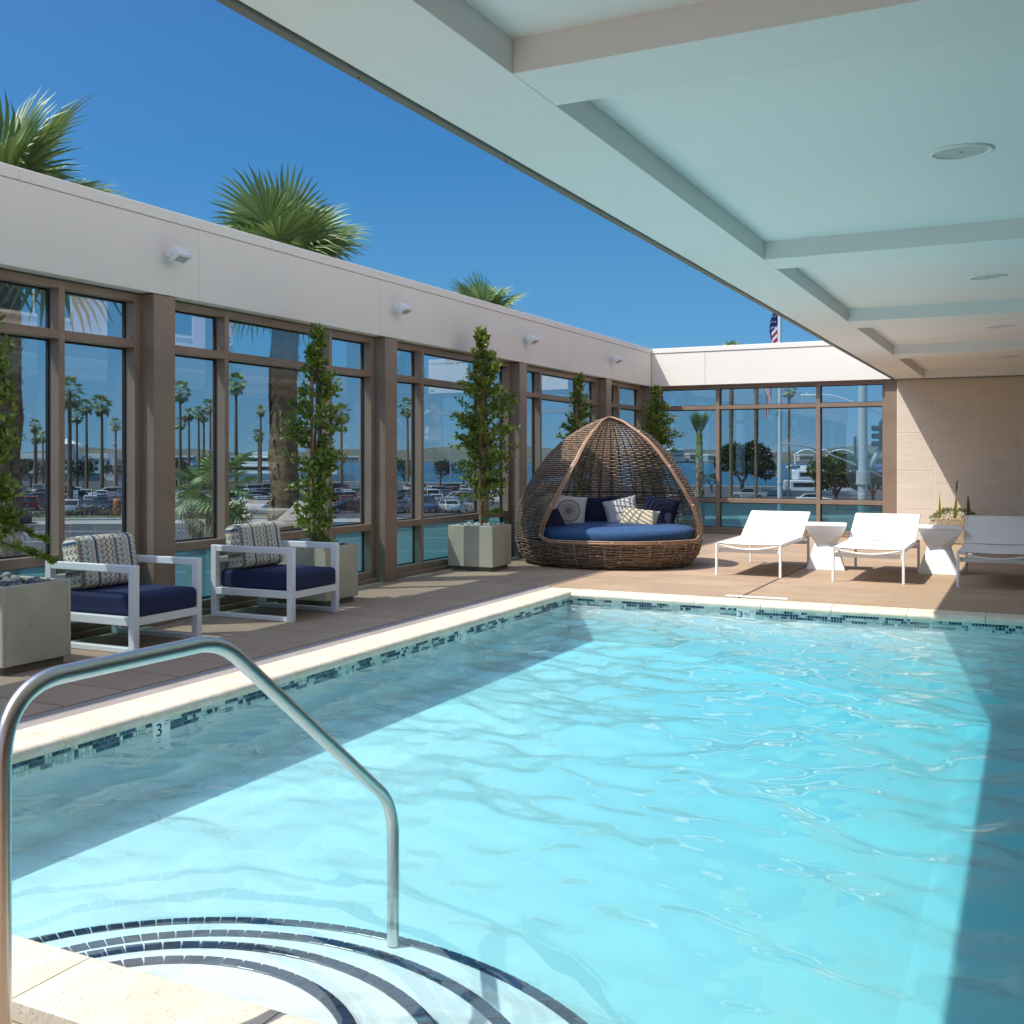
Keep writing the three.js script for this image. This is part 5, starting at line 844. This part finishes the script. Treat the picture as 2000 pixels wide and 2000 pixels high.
// ---------------------------------------------------------------- far shore
{
  const pts = [], zf = -2050, hmat = mottled('scrub_hillside', [0.06, 0.065, 0.038], [0.11, 0.10, 0.06], 1, { size: 256, metres: 420, cells: 6, s: 171, bump: 3 });
  const ridge = (z, base, amp, x0, x1, n, s) => { const P = [], U = [], I = []; for (let i = 0; i <= n; i++) { const x = lerp(x0, x1, i / n), h = base + amp * (0.5 + 0.3 * sin(i * 0.21 + s) + 0.2 * sin(i * 0.53 + 2 * s)) + rr(-1, 1) * amp * 0.06; P.push(x, SEA - 1, z, x, h * 0.6, z - 120, x, h, z - 260, x, SEA - 1, z - 700); for (let k = 0; k < 4; k++) U.push(x, k * 120); } for (let i = 0; i < n; i++) for (let k = 0; k < 3; k++) { const a = i * 4 + k; I.push(a, a + 4, a + 1, a + 1, a + 4, a + 5); } const g = rawGeo(P, null, U); g.setIndex(I); g.computeVertexNormals(); return g; };
  const m = part('hills', ridge(-2600, 15, 26, -5200, 1500, 160, 1), hmat, scene); m.userData = { kind: 'structure', label: 'long low hills across the bay' };
  const m2 = part('far_shore', cbox(6000, 5, 300, 0.5), std('far_shore_land', [0.13, 0.13, 0.11], 1), scene, [-2000, SEA + 0.5, zf - 100]); m2.userData = { kind: 'structure', label: 'low far shore of the bay' };
  const tones = [[0.55, 0.52, 0.47], [0.42, 0.36, 0.29], [0.6, 0.6, 0.6], [0.35, 0.2, 0.16], [0.28, 0.3, 0.32]];
  const roofm = std('red_roof', [0.32, 0.11, 0.07], 0.9), mats = tones.map((c, i) => std('shore_wall_' + i, c, 0.9));
  for (const [u0, u1, v0, m, lab] of [[1305, 1330, 879, 4, 'dark grey hangar on the far shore'], [1343, 1366, 888, 1, 'tan arcaded building on the far shore'], [1378, 1396, 890, 4, 'low grey building on the far shore beside the tied palm'], [1412, 1440, 887, 2, 'pale building on the far shore, with a red roof'], [1468, 1520, 886, 3, 'long red roofed building on the far shore'], [1556, 1582, 890, 1, 'tan building on the far shore under the white arches'], [1290, 1304, 893, 2, 'small white building on the far shore'], [335, 380, 893, 4, 'low dark building on the far shore left of the slender palms'], [452, 480, 893, 4, 'low dark building across the bay behind the slender palms'], [655, 700, 893, 4, 'low dark building across the bay past the slim ficus']]) {
    const d = 1990, p0 = atD(u0, 905, d), p1 = atD(u1, 905, d), top = atD(u0, v0, d).y, L = p0.distanceTo(p1), t = thing('shore_building', lab, 'building', [(p0.x + p1.x) / 2, SEA + 2, (p0.z + p1.z) / 2], YAW); part('wall', cbox(L, top - SEA - 2, 26, 0.3), mats[m], t, [0, (top - SEA - 2) / 2, 0]); part('roof', cbox(L + 2, 2.2, 28, 0.3), m === 3 || m === 2 ? roofm : M.white, t, [0, top - SEA - 1, 0]);
    for (let i = 0; i < 6; i++) part('window', cbox(L / 9, 2.6, 0.6, 0.05), carGlass, t, [-L / 2 + (i + 0.5) * L / 6, (top - SEA) * 0.5, 13.1]);
  }
  // white arched roof line
  const ar = thing('arched_roof', 'white twin arched roof across the bay behind the boats', 'building', [0, SEA, 0]), am = std('white_arch', [0.7, 0.7, 0.7], 0.6), d = 1500;
  for (const [u0, u1] of [[1553, 1597], [1615, 1672], [1597, 1622]]) { const p = []; for (let i = 0; i <= 14; i++) { const a = i / 14, q = atD(lerp(u0, u1, a), 888 - 9 * sin(PI * a), d); p.push(V(q.x, q.y - SEA, q.z)); } part('arch', tube(p, 1.4, 28, 6), am, ar); for (const i of [0, 14]) part('pier', bar(p[i], V(p[i].x, 0, p[i].z), 1.2), am, ar); }
}
// ---------------------------------------------------------------- flag, signal poles, signs
{
  const d = 58, k = d / FOC, c = atD(1523, 700, d), t = thing('flagpole', 'tall pale flagpole beyond the far window wall', 'flagpole', [c.x, STREET, c.z]), top = atD(1523, 470, d).y - STREET, split = atD(1523, 888, d).y - STREET;
  part('pole', bar(V(0, 0, 0), V(0, split, 0), 4.9 * k, 4.6 * k, 20), std('pale_pole', [0.46, 0.54, 0.56], 0.4), t); part('pole', bar(V(0, split, 0), V(0, top, 0), 4.1 * k, 3.2 * k, 20), std('pale_pole_upper', [0.46, 0.54, 0.56], 0.4), t); part('collar', new THREE.CylinderGeometry(5.2 * k, 5.2 * k, 3 * k, 20), M.galv, t, [0, atD(1523, 945, d).y - STREET, 0]); part('finial', new THREE.SphereGeometry(6 * k, 16, 10), M.galv, t, [0, top + 4 * k, 0]); part('halyard', bar(V(-5.5 * k, 1, 0), V(-4 * k, top, 0), 0.4 * k), M.black, t);
  // limp flag hanging from its hoist: cloth sheet gathered into folds
  const cv = document.createElement('canvas'); cv.width = 760; cv.height = 400; const g = cv.getContext('2d'); for (let i = 0; i < 13; i++) { g.fillStyle = i % 2 ? '#f0eeea' : '#a81626'; g.fillRect(0, i * 400 / 13, 760, 400 / 13 + 1); } g.fillStyle = '#1d2f6b'; g.fillRect(0, 0, 304, 400 * 7 / 13); g.fillStyle = '#fff';
  for (let r = 0; r < 9; r++) for (let q = 0; q < (r % 2 ? 5 : 6); q++) { const x = (r % 2 ? 50 : 25) + q * 50, y = 12 + r * 23.6; g.beginPath(); for (let s = 0; s < 10; s++) { const a = -PI / 2 + s * PI / 5, R = s % 2 ? 4 : 10; g.lineTo(x + cos(a) * R, y + 6 + sin(a) * R); } g.fill(); }
  const tx = new THREE.CanvasTexture(cv); tx.colorSpace = THREE.SRGBColorSpace;
  const nu = 60, nv = 40, P = [], U = [], I = [], y0 = atD(1520, 585, d).y - STREET, hoist = 95 * k;
  for (let j = 0; j <= nv; j++) for (let i = 0; i <= nu; i++) {
    const a = i / nu, b = j / nv;                                     // a along the fly, b down the hoist
    const drop = hoist * b * (1 - 0.55 * a) + a * 190 * k, spread = (a < 0.45 ? lerp(16, 32, a / 0.45) : lerp(32, 13, (a - 0.45) / 0.55)) * k, fold = sin(a * 7 + b * 5.5);
    P.push(-4.5 * k - (10 * a * k) - spread * clamp(0.5 + (b - 0.5) * (0.5 + 0.5 * a) + 0.3 * fold * Math.min(1, a * 5), 0, 1) * Math.min(1, a * 14), y0 - drop, 4.2 * k * sin(a * 13 + b * 6.5) * Math.min(1, a * 4) + 2.5 * k * cos(b * 9 + a * 5) * a); U.push(a, 1 - b);
  }
  for (let j = 0; j < nv; j++) for (let i = 0; i < nu; i++) { const a = j * (nu + 1) + i; I.push(a, a + nu + 1, a + 1, a + 1, a + nu + 1, a + nu + 2); }
  const fg = rawGeo(P, null, U); fg.setIndex(I); fg.computeVertexNormals(); const f = solo('flag', fg, phys('flag_cloth', [1, 1, 1], 0.8, { map: tx, side: THREE.DoubleSide, transmission: 0.2, thickness: 0 }), 'limp red white and blue flag with stars hanging from the flagpole', 'flag', null, null, [c.x, STREET, c.z]); f.rotation.y = YAW;
}
{
  const d = 44, k = d / FOC, c = atD(1685, 900, d), t = thing('signal_pole', 'stout grey traffic signal pole with mast arms', 'signal pole', [c.x, STREET, c.z], YAW), Y = (v) => atD(1685, v, d).y - STREET, X = (u) => (u - 1685) * k;
  part('pole', bar(V(0, 0, 0), V(0, Y(700), 0), 10 * k, 8 * k, 24), M.galv, t); part('sleeve', new THREE.CylinderGeometry(13 * k, 13 * k, Y(919) - Y(945), 24), M.galv, t, [X(1686), (Y(919) + Y(945)) / 2, 0]); part('collar', new THREE.CylinderGeometry(13.6 * k, 13.6 * k, 1.5 * k, 24), M.galv, t, [X(1686), Y(945), 0]);
  part('mast_arm', bar(V(X(1697), Y(912), 0), V(X(1745), Y(832), 6 * k), 6.5 * k, 4.5 * k, 16), M.galv, t);
  part('luminaire_arm', tube([V(X(1672), Y(908), 0), V(X(1640), Y(895), 0), V(X(1596), Y(878), 0), V(X(1560), Y(870), 0), V(X(1527), Y(867), 0)], 1.7 * k, 30, 8), M.galv, t); part('lower_arm', bar(V(X(1698), Y(918), 0), V(X(1722), Y(930), 0), 2.2 * k), M.galv, t);
  const sg = part('signal_head', cbox(5 * k, 60 * k, 8 * k, 0.05), M.black, t, [X(1716), Y(852), 8 * k]); for (let i = 0; i < 3; i++) { const v = new THREE.CylinderGeometry(5.5 * k, 5.5 * k, 13 * k, 14, 1, true); v.rotateZ(PI / 2); part('visor', v, std('visor_black', [0.015, 0.015, 0.016], 0.5, { side: THREE.DoubleSide }), sg, [-9 * k, (i - 1) * -15 * k, 0]); } for (let i = 0; i < 3; i++) { const v = new THREE.CylinderGeometry(5.5 * k, 5.5 * k, 12 * k, 14, 1, true); v.rotateZ(PI / 2); part('visor', v, M.black, sg, [8 * k, (i - 1) * -14 * k + 14 * k, 0]); }
  const sd = part('side_signal', cbox(5 * k, 58 * k, 6 * k, 0.05), M.black, t, [X(1671), Y(880), -2 * k]); part('bracket', cbox(8 * k, 1.2 * k, 1.2 * k, 0.01), M.black, sd, [4 * k, 18 * k, 0]);
  const sign = (name, txt, w, h, size, x, y, label) => { const cv = document.createElement('canvas'); cv.width = 512; cv.height = Math.round(512 * h / w); const g = cv.getContext('2d'); g.fillStyle = '#0d3b9c'; g.fillRect(0, 0, 512, cv.height); g.strokeStyle = '#e8eefb'; g.lineWidth = 8; g.strokeRect(6, 6, 500, cv.height - 12); g.fillStyle = '#f2f5ff'; g.font = 'bold ' + size + 'px sans-serif'; g.textBaseline = 'middle'; g.fillText(txt, 26, cv.height / 2 + 4); const tx = new THREE.CanvasTexture(cv); tx.colorSpace = THREE.SRGBColorSpace; const s = thing(name, label, 'sign', [c.x, STREET + y, c.z], YAW); part('panel', cbox(w, h, 0.03, 0.005), std('blue_sign', [0.004, 0.04, 0.33], 0.5), s, [x + w / 2, 0, 3 * k]); part('lettering', new THREE.PlaneGeometry(w - 0.02, h - 0.02), std('street_sign_print', [1, 1, 1], 0.5, { map: tx }), s, [x + w / 2, 0, 3 * k + 0.018]); };
  sign('street_sign', 'PACIFIC', 34 * k, 11 * k, 112, X(1706), Y(908.5), 'blue street name sign with white letters beside the signal pole'); sign('street_sign', '210', 15 * k, 6.5 * k, 170, X(1712), Y(919), 'small blue block number plate below the street name sign');
  const t2 = thing('street_light', 'curved white street lamp arm behind the signal pole', 'street light', [c.x, STREET, c.z], YAW), z = -6 * k, P = (u, v) => V(X(u), Y(v), z); part('pole', bar(V(X(1775), 0, z), P(1775, 835), 3.5 * k, 3 * k, 12), M.galv, t2); part('arm', tube([P(1775, 838), P(1720, 808), P(1675, 788), P(1640, 775), P(1615, 770.5), P(1584, 771)], 1.25 * k, 40, 8), M.white, t2); part('lamp_head', cbox(19 * k, 2.8 * k, 6 * k, 0.06), M.white, t2, [X(1576), Y(771.5), z]); part('photo_cell', new THREE.CylinderGeometry(0.8 * k, 0.8 * k, 4 * k, 8), M.white, t2, [X(1578), Y(768), z]);
}
scene.fog = new THREE.FogExp2(new THREE.Color(0.62, 0.80, 1), 0.00004);
scene.traverse((o) => { if (o.isMesh) { o.castShadow = true; o.receiveShadow = true; } });
renderer.render(scene, camera);
